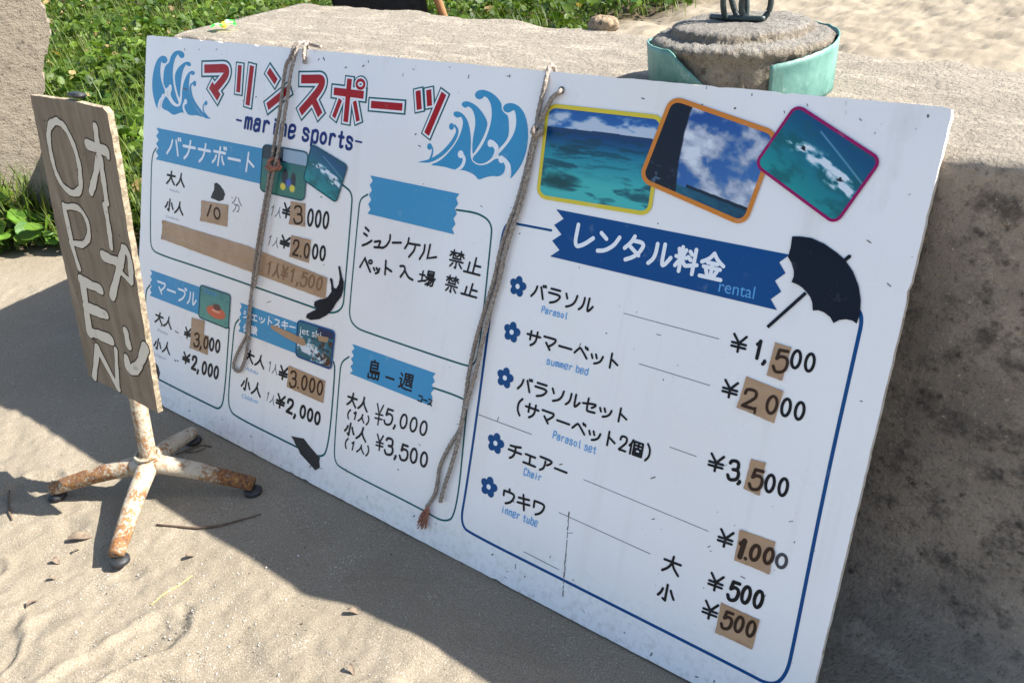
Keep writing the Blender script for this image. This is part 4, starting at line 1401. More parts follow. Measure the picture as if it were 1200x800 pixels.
for _ in range(44):           # knocks along the bottom and top edges
    u = random.uniform(.01, BW-.01); v = random.choice((random.uniform(.004, .075), random.uniform(BH-.03, BH-.004)))
    a = random.uniform(0, 6.28); L = random.uniform(.001, .007)
    q = np.array([u, v]); d = np.array([math.cos(a), math.sin(a)])*L
    ribbon(p.bm, [q, np.clip(q+d, .003, BW)], random.uniform(.0008, .003), p.dz(), .0002)
p.done("scuff_mark", M['scuff'])
# black disc painted for the shade inside the hole of the right rope
bm = bmesh.new(); disc(bm, BF.uv(658, 106), .0062, .0062, Z1, .0001)
bobj("rope_hole_shade", bm, M['blacktape'], board)


# ------------------------------------------------------------------ ropes
def rope_material():
    t = NT("weathered_rope")
    n = t.noise(260, 4, .7)
    n2 = t.noise(20, 4, .6)
    c = t.mix(t.ramp(n, [(.35, 0), (.65, 1)]), (.12, .095, .078), (.44, .375, .31))
    c = t.mix(t.ramp(n2, [(.5, 0), (.8, .4)]), c, (.34, .22, .17))
    return t.done(c, .9, t.bump(n, .8, .002))


M['rope'] = rope_material()
M['redcord'] = simple("faded_red_cord", (.30, .12, .075), .85, .4, 150, .6)


def rope_mesh(bm, pts, r, twist=190, lobes=3, sub=10, fray=0.0):
    P = catmull(pts, sub)
    # even spacing
    d = [0]
    for a, b_ in zip(P[:-1], P[1:]): d.append(d[-1] + np.linalg.norm(b_-a))
    L = d[-1]; n = max(6, int(L/.0022))
    P = [np.array([np.interp(L*k/n, d, [p[i] for p in P]) for i in range(3)]) for k in range(n+1)]
    up = np.array([.3, .2, 1.0]); rows = []
    for i, p in enumerate(P):
        t = P[min(i+1, n)] - P[max(i-1, 0)]; t = t/np.linalg.norm(t)
        a = cross3(up, t); a = a/(np.linalg.norm(a)+1e-9); b_ = cross3(t, a); up = b_
        row = []
        for k in range(14):
            th = 2*math.pi*k/14
            rr = r*(.60 + .44*abs(math.cos(lobes/2*(th + twist*L*i/n)))**.8) * (1 + random.uniform(-.09, .09))
            q = p + (a*math.cos(th) + b_*math.sin(th))*rr
            row.append(bm.verts.new(q))
        rows.append(row)
    for a, b_ in zip(rows[:-1], rows[1:]):
        for k in range(14):
            bm.faces.new((a[k], a[(k+1) % 14], b_[(k+1) % 14], b_[k]))
        if r > .003 and random.random() < .16:      # a loose fibre
            v0 = a[random.randrange(14)].co
            d0 = Vector((random.gauss(0, 1), random.gauss(0, 1), random.gauss(0, 1)))*r*.9
            f = [bm.verts.new(v0), bm.verts.new(v0 + d0 + Vector((.0004, 0, .0004))), bm.verts.new(v0 + d0*1.6), bm.verts.new(v0 + Vector((.0006, .0002, .0005)))]
            bm.faces.new(f)
    bm.faces.new(rows[0][::-1]); bm.faces.new(rows[-1])


def off(x, y, lift):
    """traced rope point, lying `lift` metres in front of the board"""
    return on_plane(x, y, BN, BN @ np.array([0, 0, .002]) + lift)


def rope_path(pts, lift=.006):
    return [off(p[0], p[1], p[2] if len(p) > 2 else lift) for p in pts]


# left rope
back = on_plane(372, 51, (.0191, 0, 1), .838 + .012)
l_th = thing("hanging_rope", "frayed rope over the top edge with a loop hanging near the jet ski price", "rope", Matrix.Translation(Vector(off(345, 60, .006))), None)


def rope_part(th, name, plist, mat, r, **kw):
    bm = bmesh.new()
    inv = np.array(th.matrix_world.translation)
    for pts in plist: rope_mesh(bm, [np.asarray(p)-inv for p in pts], r, **kw)
    return bobj(name, bm, mat, th, True)


topk = off(350, 54, .004)
tz = BF.o + BF.u*BF.uv(346, 60)[0] + BF.v*(BH+.006)
tzb = tz + np.array([0, .012, .004])
rope_part(l_th, "strand", [
    [on_plane(376, 55, BN, BN @ np.array([0, 0, .002]) + .004), tzb + np.array([.03, .004, -.004]), tzb + np.array([.012, .006, -.001]), tz + np.array([0, 0, .001])] + rope_path([(340, 68), (335, 78), (331, 105), (328, 130), (322, 165), (318, 190), (313, 222), (306, 262), (300, 300), (295, 340), (291, 372), (289, 392), (281, 408), (275, 422), (274, 431), (280, 435), (286, 424), (290, 405), (292, 385), (294, 352)]),
], M['rope'], .0038)
rope_part(l_th, "strand", [
    [tzb + np.array([.01, .012, -.02]), tzb + np.array([.012, .002, -.002]), tz + np.array([.012, -.003, .0])] + rope_path([(344, 72), (340, 90), (336, 120), (331, 150), (326, 178), (321, 200), (316, 226), (310, 262), (304, 298), (298, 336)], .010),
], M['rope'], .0038)
rope_part(l_th, "loose_end", [
    [tzb + np.array([.015, .008, -.004]), tz + np.array([.030, 0, .002])] + rope_path([(356, 64), (357, 70), (356.5, 75)]),
], M['rope'], .004)
kn = off(320, 192, .012)
rope_part(l_th, "knot", [[off(312, 196, .006), off(318, 199, .016), off(326, 195, .014), off(325, 187, .006), off(317, 187, .015), off(315, 194, .018), off(326, 198, .012), off(330, 195, .006)]], M['redcord'], .0038)

# right rope
r_th = thing("hanging_rope", "grey braided rope knotted through the hole beside the yellow bordered photo", "rope", Matrix.Translation(Vector(off(629, 152, .006))), None)
tz = BF.o + BF.u*BF.uv(641, 86)[0] + BF.v*(BH+.005)
rope_part(r_th, "strand", [
    [tz + np.array([.004, .022, -.03]), tz + np.array([.002, .014, -.002]), tz + np.array([0, .004, .0])] + rope_path([(639, 98), (634, 118), (630, 138), (628, 152), (623, 170), (615, 205), (605, 240), (595, 266), (586, 296), (579, 328), (571, 354), (563, 380), (556, 405), (549, 440), (545, 470), (540, 500), (527, 522), (516, 545), (512.5, 566), (509, 580), (500, 594)])
], M['rope'], .0040)
rope_part(r_th, "strand", [
    rope_path([(658, 105, -.004), (657, 107, .006), (648, 114), (639, 130), (631, 146), (628, 160), (622, 186), (616, 214), (608, 244), (600, 268), (592, 296), (585, 328), (577, 354), (570, 382), (564, 406), (557, 438), (547, 470), (541, 495), (536, 520), (528, 548), (520, 572), (516, 588)], .008)
], M['rope'], .0042)
rope_part(r_th, "knot", [[off(624, 154, .006), off(628, 158, .017), off(634, 153, .015), off(632, 148, .006), off(626, 150, .016), off(627, 157, .018), off(635, 157, .006)]], M['rope'], .0048)
bm = bmesh.new()
inv = np.array(r_th.matrix_world.translation)
for k in range(26):
    a = off(502, 592, .006 + random.uniform(-.003, .003)) - inv
    b_ = off(497 + random.uniform(-5, 5), 604, .006 + random.uniform(-.003, .006)) - inv
    c_ = off(494 + random.uniform(-5, 6), 616 + random.uniform(-5, 4), .004 + random.uniform(0, .008)) - inv
    rope_mesh(bm, [a, b_, c_], .0011, lobes=2, sub=4)
bobj("tassel", bm, M['redcord'], r_th, True)


# ------------------------------------------------------------------ OPEN sign on its rusty four-legged stand
sign_t = thing("open_sign", "weathered plywood OPEN sign on a rusty white four legged stand", "sign", Matrix.Translation(Vector((.452, -.208, 0))))
inv = np.array([.452, -.208, 0])
SO = np.array([.323, -.220, .261])
SV = np.array([0, .0555, .9985]); SV /= np.linalg.norm(SV)
SN = np.array([0, -SV[2], SV[1]])
SF = Face(SO, (1, 0, 0), SV, SN)
sg = bpy.data.objects.new("sign_panel_frame", None)
quad_px = [(35.5, 111.5), (80, 117.5), (120, 126.5), (126, 133), (133, 170), (160, 330), (185, 484), (150, 465), (104, 440), (66, 268)]
qp = [SF.uv(*p) for p in quad_px]
bm = bmesh.new()
out = []
for a, b_ in zip(qp, qp[1:] + qp[:1]):
    n = max(2, int(np.linalg.norm(b_-a)/.012))
    for k in range(n):
        out.append(a + (b_-a)*k/n + np.array([random.uniform(-.0012, .0012), random.uniform(-.0008, .0008)]))
out = out[::-1]
va = [bm.verts.new((p[0], p[1], 0)) for p in out]; vb = [bm.verts.new((p[0], p[1], -.011)) for p in out]
f0 = bm.faces.new(va); bk = bm.faces.new(vb[::-1])
ring_f = []
for i in range(len(out)):
    j = (i+1) % len(out)
    f = bm.faces.new((va[j], va[i], vb[i], vb[j])); f.material_index = 1
bmesh.ops.recalc_face_normals(bm, faces=bm.faces)
M['plyedge2'] = simple("sun_bleached_ply_edge", (.27, .215, .145), .9, .6, 110, .9, .003)
sp_ = bobj("sign_panel", bm, M['wood'], sign_t)
sp_.data.materials.append(M['plyedge2'])
bpy.data.objects.remove(sg)
mm = SF.matrix(); mm.translation = Vector(SO - inv)
sp_.matrix_local = mm
o_a = at((30, 100), 4.21); o_b = at((80, 280), 3.636)
strokes = [
    (o_a((150, 178), (122, 200), (116, 262), (130, 350), (152, 430), (190, 500), (238, 532), (270, 512), (272, 452), (264, 385), (240, 300), (200, 215), (168, 184)), 5.6, True, True),
    (o_a((346, 205), (356, 285), (368, 360)), 7.0, False, True), (o_a((308, 292), (400, 325)), 8.5, False, False), (o_a((400, 322), (408, 352)), 6.0, False, False), (o_a((362, 350), (345, 450), (324, 528)), 6.5, False, True), (o_a((372, 360), (385, 460), (402, 575)), 6.5, False, True),
    (o_a((394, 596), (412, 700), (424, 800)), 6.0, False, True),
    (o_a((190, 592), (212, 700), (235, 800)), 6.0, False, False), ([(84, 285), (93, 314)], 5.5, False, False),
    ([(76, 242), (92, 244), (102, 258), (104.5, 276), (98, 286), (87, 285)], 5.0, False, True),
    (o_b((62, 178), (92, 398)), 8.2, False, False), (o_b((58, 176), (138, 214)), 8.2, False, False), (o_b((74, 288), (162, 322)), 8.2, False, False), (o_b((90, 392), (182, 428)), 8.2, False, False),
    (o_b((126, 462), (112, 588)), 5.8, False, False), (o_b((126, 466), (214, 634)), 6.2, False, False), (o_b((204, 470), (212, 630)), 4.6, False, False),
    (o_b((152, 72), (224, 104)), 8.6, False, False), (o_b((238, 40), (216, 135), (188, 246)), 7.2, False, True), (o_b((246, 42), (264, 90), (270, 180)), 6.5, False, True), (o_b((222, 136), (268, 184)), 5.0, False, False),
    (o_b((246, 392), (258, 452)), 7.2, False, False), (o_b((250, 506), (262, 556), (300, 540), (330, 462)), 8.0, False, True),
]
for nm, mt, add, z in (("letter_outline", 'signdark', 2.2, .0003), ("letter_paint", 'signwhite', 0, .0008)):
    p = Printer(SF, sp_, z)
    for pts, w, closed, sm in strokes:
        sc_ = 1.0
        P_ = [tuple(q) for q in pts]
        if closed:
            P_ = catmull(P_[-2:] + P_ + P_[:3], 6)[12:-12]
            P_ = [tuple(q) for q in P_][:-1]
        elif sm: P_ = [tuple(q[:2]) for q in catmull(P_, 6)]
        else: P_ = [tuple(np.array(P_[0][:2])*(1-k/6) + np.array(P_[-1][:2])*k/6) for k in range(7)]
        ph = 1.7*len(P_) + P_[0][0]      # uneven brush pressure
        P_ = [(q[0], q[1], (w*1.06)*(1 + .12*math.sin(i*.9 + ph) + .07*math.sin(i*2.3 + 2*ph)) + add) for i, q in enumerate(P_)]
        p.line(P_, 0, closed=closed)
    p.done(nm, M[mt])
p = Printer(SF, sp_, .0003)
for k in range(16):       # scratched marks down the left edge
    y_ = 318 + k*6.6; x_ = 76 + (y_-250)*.205
    p.line([(x_ + random.uniform(0, 5), y_), (x_ + random.uniform(3, 9), y_ + random.uniform(1, 6))], 1.1)
    if k % 2: p.line([(x_ + random.uniform(0, 3), y_ + 3), (x_ + random.uniform(5, 8), y_ + random.uniform(2, 5))], 1.0)
for _ in range(26):
    u = random.uniform(.02, .25); v = random.uniform(.02, .57)
    disc(p.bm, (u + v*.12, v), random.uniform(.0008, .0025), random.uniform(.0008, .002), p.dz(), .0002, 8)
p.done("scratched_marks", M['signdark'])


def tube(bm, pts, radii, seg=16, flat=1.0, cap=True, sub=6, color_layer=None, tint=None):
    P = catmull(pts, sub) if len(pts) > 2 else [np.asarray(pts[0], float) + (np.asarray(pts[1], float)-np.asarray(pts[0], float))*k/12 for k in range(13)]
    n = len(P); R_ = np.interp(np.linspace(0, 1, n), np.linspace(0, 1, len(radii)), radii)
    rows = []
    for i, p in enumerate(P):
        t = P[min(i+1, n-1)] - P[max(i-1, 0)]; t = t/np.linalg.norm(t)
        up = np.array([0, 0, 1.0]) if abs(t[2]) < .9 else np.array([0, 1.0, 0])
        a = cross3(up, t); a /= np.linalg.norm(a); b_ = cross3(t, a)
        rows.append([bm.verts.new(p + (a*math.cos(2*math.pi*k/seg) + b_*math.sin(2*math.pi*k/seg)*flat)*R_[i]) for k in range(seg)])
    for a, b_ in zip(rows[:-1], rows[1:]):
        for k in range(seg): bm.faces.new((a[k], a[(k+1) % seg], b_[(k+1) % seg], b_[k]))
    if cap:
        bm.faces.new(rows[0][::-1]); bm.faces.new(rows[-1])
    return rows


def rust_obj(name, bm, parent, rust_fn):
    me = bpy.data.meshes.new(name); bm.to_mesh(me); bm.free()
    at_ = me.color_attributes.new("tint", 'FLOAT_COLOR', 'POINT')
    for i, v in enumerate(me.vertices):
        k = rust_fn(np.array(v.co))
        at_.data[i].color = (k, k, k, 1)
    return link(name, me, M['rust'], parent, True)


hub = np.array([0, 0, .088])
bm = bmesh.new()
tube(bm, [hub + np.array([0, 0, -.012]), hub + np.array([-.004, .042, .35])], [.0175, .0160], 20)
rust_obj("pole", bm, sign_t, lambda p: .34 - .4*(p[2]-.1))
bm = bmesh.new()
tube(bm, [hub + np.array([0, 0, -.030]), hub + np.array([0, 0, .012])], [.0255, .0225], 22)
for zz in (.012, -.002):
    ringp = [hub + np.array([.024*math.cos(a), .024*math.sin(a), zz]) for a in np.linspace(0, 6.283, 19)]
    tube(bm, ringp, [.0032]*3, 8, cap=False, sub=2)
rust_obj("hub", bm, sign_t, lambda p: .22)
M['rubber'] = simple("black_rubber", (.02, .02, .022), .55, .4, 120)
feet = [(138, 653), (64, 576), (297, 571), (226, 511)]
rust_a = (.36, .34, .75, .20)
for k, (fx, fy) in enumerate(feet):
    g = ground(fx, fy, .012) - inv
    d = np.array([g[0], g[1], 0]); L = np.linalg.norm(d); d = d/L
    bm = bmesh.new()
    tube(bm, [hub + d*.006 + np.array([0, 0, -.010]), hub + d*L*.5 + np.array([0, 0, -.033]), d*(L+.002) + np.array([0, 0, .021])], [.0215, .0195, .0160], 18, .92)
    lg = rust_obj("leg", bm, sign_t, lambda p, d=d, L=L, k=k: rust_a[k]*max(0, ((p[:2] @ d[:2])/L - (.30, .12, .38, .7)[k])/.6) + .22)
    bm = bmesh.new()
    tube(bm, [d*(L-.003) + np.array([0, 0, -.001]), d*(L-.003) + np.array([0, 0, .006]), d*(L-.003) + np.array([0, 0, .011])], [.0195, .0195, .012], 20, sub=3)
    bobj("foot", bm, M['rubber'], lg, True)
# dark clip on the sign's top edge
p0 = SF.uv(84, 116)
bm = bmesh.new()
bmesh.ops.create_cube(bm, size=1.0)
for v in bm.verts:
    v.co = Vector((p0[0] + v.co.x*.036, p0[1] + .001 + (v.co.y+.5)*.009*(1 - .3*abs(v.co.x)), -.010 + v.co.z*.018))
bmesh.ops.bevel(bm, geom=bm.edges[:], offset=.002, segments=2, affect='EDGES')
clip = bobj("clip", bm, M['rubber'], sign_t, True)
clip.matrix_local = mm

# ------------------------------------------------------------------ concrete weight in a torn teal tub on the block
bc = on_plane(866, 101, (.0191, 0, 1), .838)
bc[2] = top_z(bc[0])
BR, BHT = .1415, .078
wt = thing("concrete_weight", "round concrete weight in a torn teal plastic tub with iron rings on top", "concrete weight", Matrix.Translation(Vector(bc)) @ Matrix.Diagonal((1, 1, 1.07, 1)))


def lathe(prof, seg, noise=0, seed=0, a0=0, a1=2*math.pi):
    bm = bmesh.new(); rows = []
    full = abs(a1-a0-2*math.pi) < 1e-6
    for (r, z) in prof:
        row = []
        wear = 1 + .9*math.exp(-((z-.074)/.012)**2)
        for k in range(seg if full else seg+1):
            a = a0 + (a1-a0)*k/seg
            nn = (float(fbm(np.array([math.cos(a)*6+r*40]), np.array([math.sin(a)*6+z*60]), seed, 4)[0])-.5)*noise + (float(fbm(np.array([math.cos(a)*34+r*90]), np.array([math.sin(a)*34+z*150]), seed+9, 3)[0])-.5)*noise*.6*wear
            nz = (float(fbm(np.array([math.cos(a)*9*r/.14+3]), np.array([math.sin(a)*9*r/.14+z*30]), seed+3, 4)[0])-.5)*noise
            nz += (float(fbm(np.array([math.cos(a)*r*240]), np.array([math.sin(a)*r*240]), seed+11, 3)[0])-.5)*noise*.55*wear
            row.append(bm.verts.new(((r+nn)*math.cos(a), (r+nn)*math.sin(a), z+nz*.8)))
        rows.append(row)
    for a, b_ in zip(rows[:-1], rows[1:]):
        n = len(a)
        for k in range(n if full else n-1):
            bm.faces.new((a[k], a[(k+1) % n], b_[(k+1) % n], b_[k]))
    return bm, rows


prof = [(BR-.006, -.01), (BR-.006, .02), (BR-.007, .045), (BR-.007, .058), (BR-.004, .063), (BR-.002, .067), (BR-.002, .071), (BR-.005, .075), (BR-.010, .0775), (BR-.016, .079), (BR-.021, .0795), (BR-.026, .080), (BR-.031, .081), (BR-.033, .085), (BR-.034, .089), (BR-.037, .092), (BR-.042, .0935), (BR-.05, .0945), (BR-.06, .0948), (BR-.07, .095), (BR-.08, .095), (BR-.095, .095), (BR-.11, .095), (.012, .095)]
bm, rows = lathe(prof, 260, .0052, 5)
bm.faces.new(rows[-1])
bobj("concrete_core", bm, M['core'], wt, True)
M['teal'] = None
t = NT("sun_faded_teal_plastic")
n = t.noise(16, 5, .6); n2 = t.noise(60, 4, .65)
c = t.mix(t.ramp(n, [(.36, 0), (.64, 1)]), (.045, .145, .122), (.130, .270, .228))
c = t.mix(t.ramp(t.noise(30, 6, .75, stretch=(1, 1, .3)), [(.52, 0), (.66, .55)]), c, (.05, .10, .085))
c = t.mix(t.ramp(n2, [(.60, 0), (.74, .7)]), c, (.32, .40, .36))
M['teal'] = t.done(c, .5, t.bump(n2, .3, .002), Subsurface_Weight=0.0)
vdir = math.atan2(CAM[1]-bc[1], CAM[0]-bc[0])          # side of the tub that faces the beach path


def shell(a_lo, a_hi, top_fn, bot_fn=lambda u: -.004, seg=60):
    bm = bmesh.new(); rows = []
    for i in range(seg+1):
        u = i/seg; a = a_lo + (a_hi-a_lo)*u
        zt_ = top_fn(u) + (random.random()-.5)*.0014; zb = bot_fn(u)
        col_ = []
        for j in range(9):
            z = zb + (zt_-zb)*j/8
            for rr in (BR + .0035*z/.08, ):
                col_.append((rr*math.cos(a), rr*math.sin(a), z))
        rows.append([bm.verts.new(q) for q in col_])
    for a, b_ in zip(rows[:-1], rows[1:]):
        for j in range(8): bm.faces.new((a[j], b_[j], b_[j+1], a[j+1]))
    bmesh.ops.recalc_face_normals(bm, faces=bm.faces)
    bmesh.ops.solidify(bm, geom=bm.faces[:], thickness=-.0025)
    return bm


# left remnant runs round the back; right remnant faces right
bm = shell(vdir - math.radians(205), vdir - math.radians(2), lambda u: (.070 - .004*math.sin(u*6)) if u < .80 else .070 - .072*((u-.80)/.20))
bobj("tub_shell", bm, M['teal'], wt, True)
bm = shell(vdir + math.radians(17), vdir + math.radians(150), lambda u: .056 + .020*min(1, u*1.7), lambda u: -.004 if u > .05 else .0)
bobj("tub_shell", bm, M['teal'], wt, True)
M['iron'] = simple("dark_painted_iron", (.018, .03, .03), .45, .5, 120, .5, .001)
for (cx, cy, rx, rz, az, lean) in ((-.016, -.002, .021, .040, 1.05, .10), (-.002, .004, .012, .046, .6, -.25), (.020, .002, .022, .026, .55, .05)):
    bm = bmesh.new()
    pts = []
    for k in range(25):
        a = 2*math.pi*k/24 - math.pi/2
        x_, z_ = rx*math.cos(a), rz*(math.sin(a)+1) - .004
        pts.append(np.array([cx + x_*math.cos(az) + lean*z_, cy + x_*math.sin(az), .096 + z_]))
    tube(bm, pts, [.0046, .0046], 12, cap=False, sub=3)
    bobj("iron_ring", bm, M['iron'], wt, True)
bm = bmesh.new()
tube(bm, [np.array([-.055, .004, .0975]), np.array([-.03, -.008, .0985]), np.array([0, -.010, .099]), np.array([.04, -.006, .0985])], [.0045, .0045], 10)
bobj("iron_bar", bm, M['iron'], wt, True)

# ------------------------------------------------------------------ small things on the block
fc = on_plane(263, 30, (.0191, 0, 1), .838 + .012); fc[2] = top_z(fc[0]) + .007
M['petal'] = tinted("cloth_petal", .6, .3)
ft = thing("artificial_flower", "green and white artificial flower with a yellow middle on the concrete block", "flower", Matrix.Translation(Vector(fc)))
for k in range(5):
    a = 2*math.pi*k/5 + .4
    V = []; C_ = []; F = []
    for i in range(7):
        for j in range(5):
            u = i/6; v = (j-2)/2
            wdt = .012*math.sin(math.pi*(.12 + .80*u))
            r = .003 + .030*u
            z = .012*math.sin(u*2.2) + .004*v*v - .006*u
            x_, y_ = r, v*wdt
            V.append((x_*math.cos(a)-y_*math.sin(a), x_*math.sin(a)+y_*math.cos(a), z + .004*math.sin(k*2)))
            C_.append(lin((250, 235, 120)) if u < .2 else (lin((246, 250, 226)) if u < .55 else lin((70, 214, 84))))
    for i in range(6):
        for j in range(4): F.append((i*5+j, (i+1)*5+j, (i+1)*5+j+1, i*5+j+1))
    pobj("petal", V, F, M['petal'], ft, True, np.array(C_))
bm = bmesh.new(); bmesh.ops.create_uvsphere(bm, u_segments=14, v_segments=8, radius=.008)
for v in bm.verts: v.co.z = v.co.z*.6 + .010
bobj("flower_centre", bm, simple("yellow_stamen", (.75, .55, .03), .6), ft, True)


def stone(name, label, c, sx, sy, sz, mat, seed, cat="stone", sub=4):
    bm = bmesh.new(); bmesh.ops.create_icosphere(bm, subdivisions=sub, radius=1)
    for v in bm.verts:
        p = np.array(v.co)
        n = fbm(np.array([p[0]*2.2+p[2]]), np.array([p[1]*2.2-p[2]*1.3]), seed, 4)[0]
        p = p*(.72 + .6*n)
        v.co = Vector((p[0]*sx, p[1]*sy, max(p[2], -.45)*sz))
    o = bobj(name, bm, mat, None, True)
    o.location = Vector(c)
    return props(o, label, cat)


M['tan'] = concrete_material("tan_coral_rock", (.46, .35, .23), (.28, .20, .13), (.34, .26, .17), None)
sc_ = on_plane(708, 33, (.0191, 0, 1), .838)
stone("coral_rock", "tan lump of coral rock on the back edge of the concrete block", (sc_[0], sc_[1]-.004, sc_[2]+.006), .036, .022, .022, M['tan'], 3)
# black folding chair standing behind the block
cc = np.array([-.13, 1.12, 0.0])
cht = thing("folding_chair", "black folding chair with wooden poles half hidden behind the concrete block", "chair", Matrix.Translation(Vector(cc)))
M['cloth'] = simple("black_canvas", (.012, .013, .017), .8, .4, 30, .5, .01)
M['pole'] = simple("varnished_wood_pole", (.24, .12, .05), .5, .4, 18, .3)
bm = bmesh.new()
V = []
for i in range(17):
    for j in range(12):
        u = i/16; v = j/11
        V.append(bm.verts.new((-.12 + .42*u, .02 - .10*v + .03*math.sin(math.pi*u), .46 + .54*v + .006*math.sin(u*9+v*4))))
for i in range(16):
    for j in range(11): bm.faces.new((V[i*12+j], V[(i+1)*12+j], V[(i+1)*12+j+1], V[i*12+j+1]))
bmesh.ops.solidify(bm, geom=bm.faces[:], thickness=.006)
bobj("backrest", bm, M['cloth'], cht, True)
bm = bmesh.new()
V = []
for i in range(17):
    for j in range(8):
        u = i/16; v = j/7
        V.append(bm.verts.new((-.12 + .42*u, .03 + .40*v, .44 - .04*math.sin(math.pi*v))))
for i in range(16):
    for j in range(7): bm.faces.new((V[i*8+j], V[(i+1)*8+j], V[(i+1)*8+j+1], V[i*8+j+1]))
bmesh.ops.solidify(bm, geom=bm.faces[:], thickness=.006)
bobj("seat", bm, M['cloth'], cht, True)
for x_ in (-.135, .315):
    bm = bmesh.new(); tube(bm, [np.array([x_, .30, -.01]), np.array([x_, -.09, 1.02])], [.013, .012], 10)
    bobj("back_pole", bm, M['pole'], cht, True)
    bm = bmesh.new(); tube(bm, [np.array([x_ + .03, -.12, -.01]), np.array([x_ + .03, .46, .47])], [.013, .012], 10)
    bobj("leg", bm, M['pole'], cht, True)

# ------------------------------------------------------------------ green ground cover behind
leafV, leafF, leafC = [], [], []


def add_leaves(P, size, hue, base=0):
    """folded heart-shaped leaves, six points each, tilted at random"""
    n = len(P)
    az = rng.uniform(0, 2*math.pi, n); tilt = rng.normal(0, .62, n); roll = rng.normal(0, .5, n)
    shape = np.array([(0, -.5, 0), (.46, -.16, .10), (.34, .28, .08), (0, .56, -.06), (-.34, .28, .08), (-.46, -.16, .10), (0, 0, -.04)])
    L = shape[None]*size[:, None, None]
    ct, st = np.cos(tilt)[:, None], np.sin(tilt)[:, None]
    x, y, z = L[..., 0], L[..., 1], L[..., 2]
    y, z = y*ct - z*st, y*st + z*ct
    cr, sr = np.cos(roll)[:, None], np.sin(roll)[:, None]
    x, z = x*cr - z*sr, x*sr + z*cr
    ca, sa = np.cos(az)[:, None], np.sin(az)[:, None]
    x, y = x*ca - y*sa, x*sa + y*ca
    V = np.stack([x, y, z], -1) + P[:, None, :]
    off_ = len(leafV) and sum(len(v) for v in leafV)
    f = np.array([(6, 0, 1), (6, 1, 2), (6, 2, 3), (6, 3, 4), (6, 4, 5), (6, 5, 0)])
    F = (np.arange(n)*7)[:, None, None] + f[None] + off_
    leafV.append(V.reshape(-1, 3)); leafF.append(F.reshape(-1, 3))
    leafC.append(np.repeat(hue, 7, axis=0))


def leaf_colours(n, d=1.0):
    k = rng.uniform(0, 1, n)[:, None]; v = rng.uniform(.65, 1.35, n)[:, None]
    c = np.array([.018, .050, .004])*(1-k) + np.array([.088, .140, .014])*k
    dry = rng.uniform(0, 1, n)[:, None] < .035
    c = np.where(dry, np.array([.28, .20, .09]), c)
    return c*v


# sampled in rings about the beach path so near ground gets the most leaves
N = 72000
ang = rng.uniform(math.radians(104), math.radians(170), N)
rad = rng.uniform(3.1, 17.0, N)
px_ = CAM[0] + rad*np.cos(ang); py_ = CAM[1] + rad*np.sin(ang)
keep = (grass_mask(px_, py_) > rng.uniform(.1, .9, N)) & ~((px_ > -.2) & (py_ < 1.0))
px_, py_, rad = px_[keep], py_[keep], rad[keep]
hump = .03 + .26*fbm(px_*1.6, py_*1.6, 71, 3)
pz_ = hump*rng.uniform(.1, 1, len(px_))**.6
P = np.stack([px_, py_, pz_], -1)
size = .024 + .060*rng.uniform(0, 1, len(px_))**1.8*(1 + .02*rad)
patch = fbm(px_*.9, py_*.9, 77, 3)[:, None]
add_leaves(P, size, leaf_colours(len(px_))*(.45 + 1.0*patch))


def blades(n, xr, yr, hr):
    x = rng.uniform(*xr, n*3); y = rng.uniform(*yr, n*3)
    k = (grass_mask(x, y) > rng.uniform(.05, .9, n*3)) & ~((x > -.2) & (y < 1.0))
    x, y = x[k][:n], y[k][:n]
    n = len(x)
    h = rng.uniform(*hr, n); a = rng.uniform(0, 6.28, n); ln = rng.uniform(.1, .8, n)*h; w = rng.uniform(.0018, .004, n)
    d = np.stack([np.cos(a), np.sin(a)], -1); s_ = np.stack([-np.sin(a), np.cos(a)], -1)
    b0 = np.stack([x, y], -1)
    V = np.zeros((n, 5, 3))
    V[:, 0, :2] = b0 - s_*w[:, None]; V[:, 1, :2] = b0 + s_*w[:, None]
    V[:, 2, :2] = b0 + d*ln[:, None]*.35 - s_*w[:, None]*.8; V[:, 3, :2] = b0 + d*ln[:, None]*.35 + s_*w[:, None]*.8
    V[:, 2, 2] = V[:, 3, 2] = h*.6
    V[:, 4, :2] = b0 + d*ln[:, None]; V[:, 4, 2] = h
    off_ = sum(len(v) for v in leafV)
    f = np.array([(0, 1, 3), (0, 3, 2), (2, 3, 4)])
    F = (np.arange(n)*5)[:, None, None] + f[None] + off_
    leafV.append(V.reshape(-1, 3)); leafF.append(F.reshape(-1, 3))
    c = np.array([.060, .110, .016])*rng.uniform(.6, 1.5, n)[:, None] + np.array([.05, .03, 0])*rng.uniform(0, 1, n)[:, None]
    leafC.append(np.repeat(c, 5, axis=0))


blades(8000, (-2.6, -.6), (.2, 2.6), (.06, .26))
blades(4500, (-6, -1.5), (1.0, 4.5), (.08, .30))
blades(9000, (-9, -1), (1.5, 7), (.08, .26))
gc = fast_mesh("ground_cover", np.concatenate(leafV), np.concatenate(leafF), M['leaf'], None, True, np.concatenate(leafC))
props(gc, "sunlit mass of low green creeper leaves and grass behind the block", "ground cover", None, "stuff")

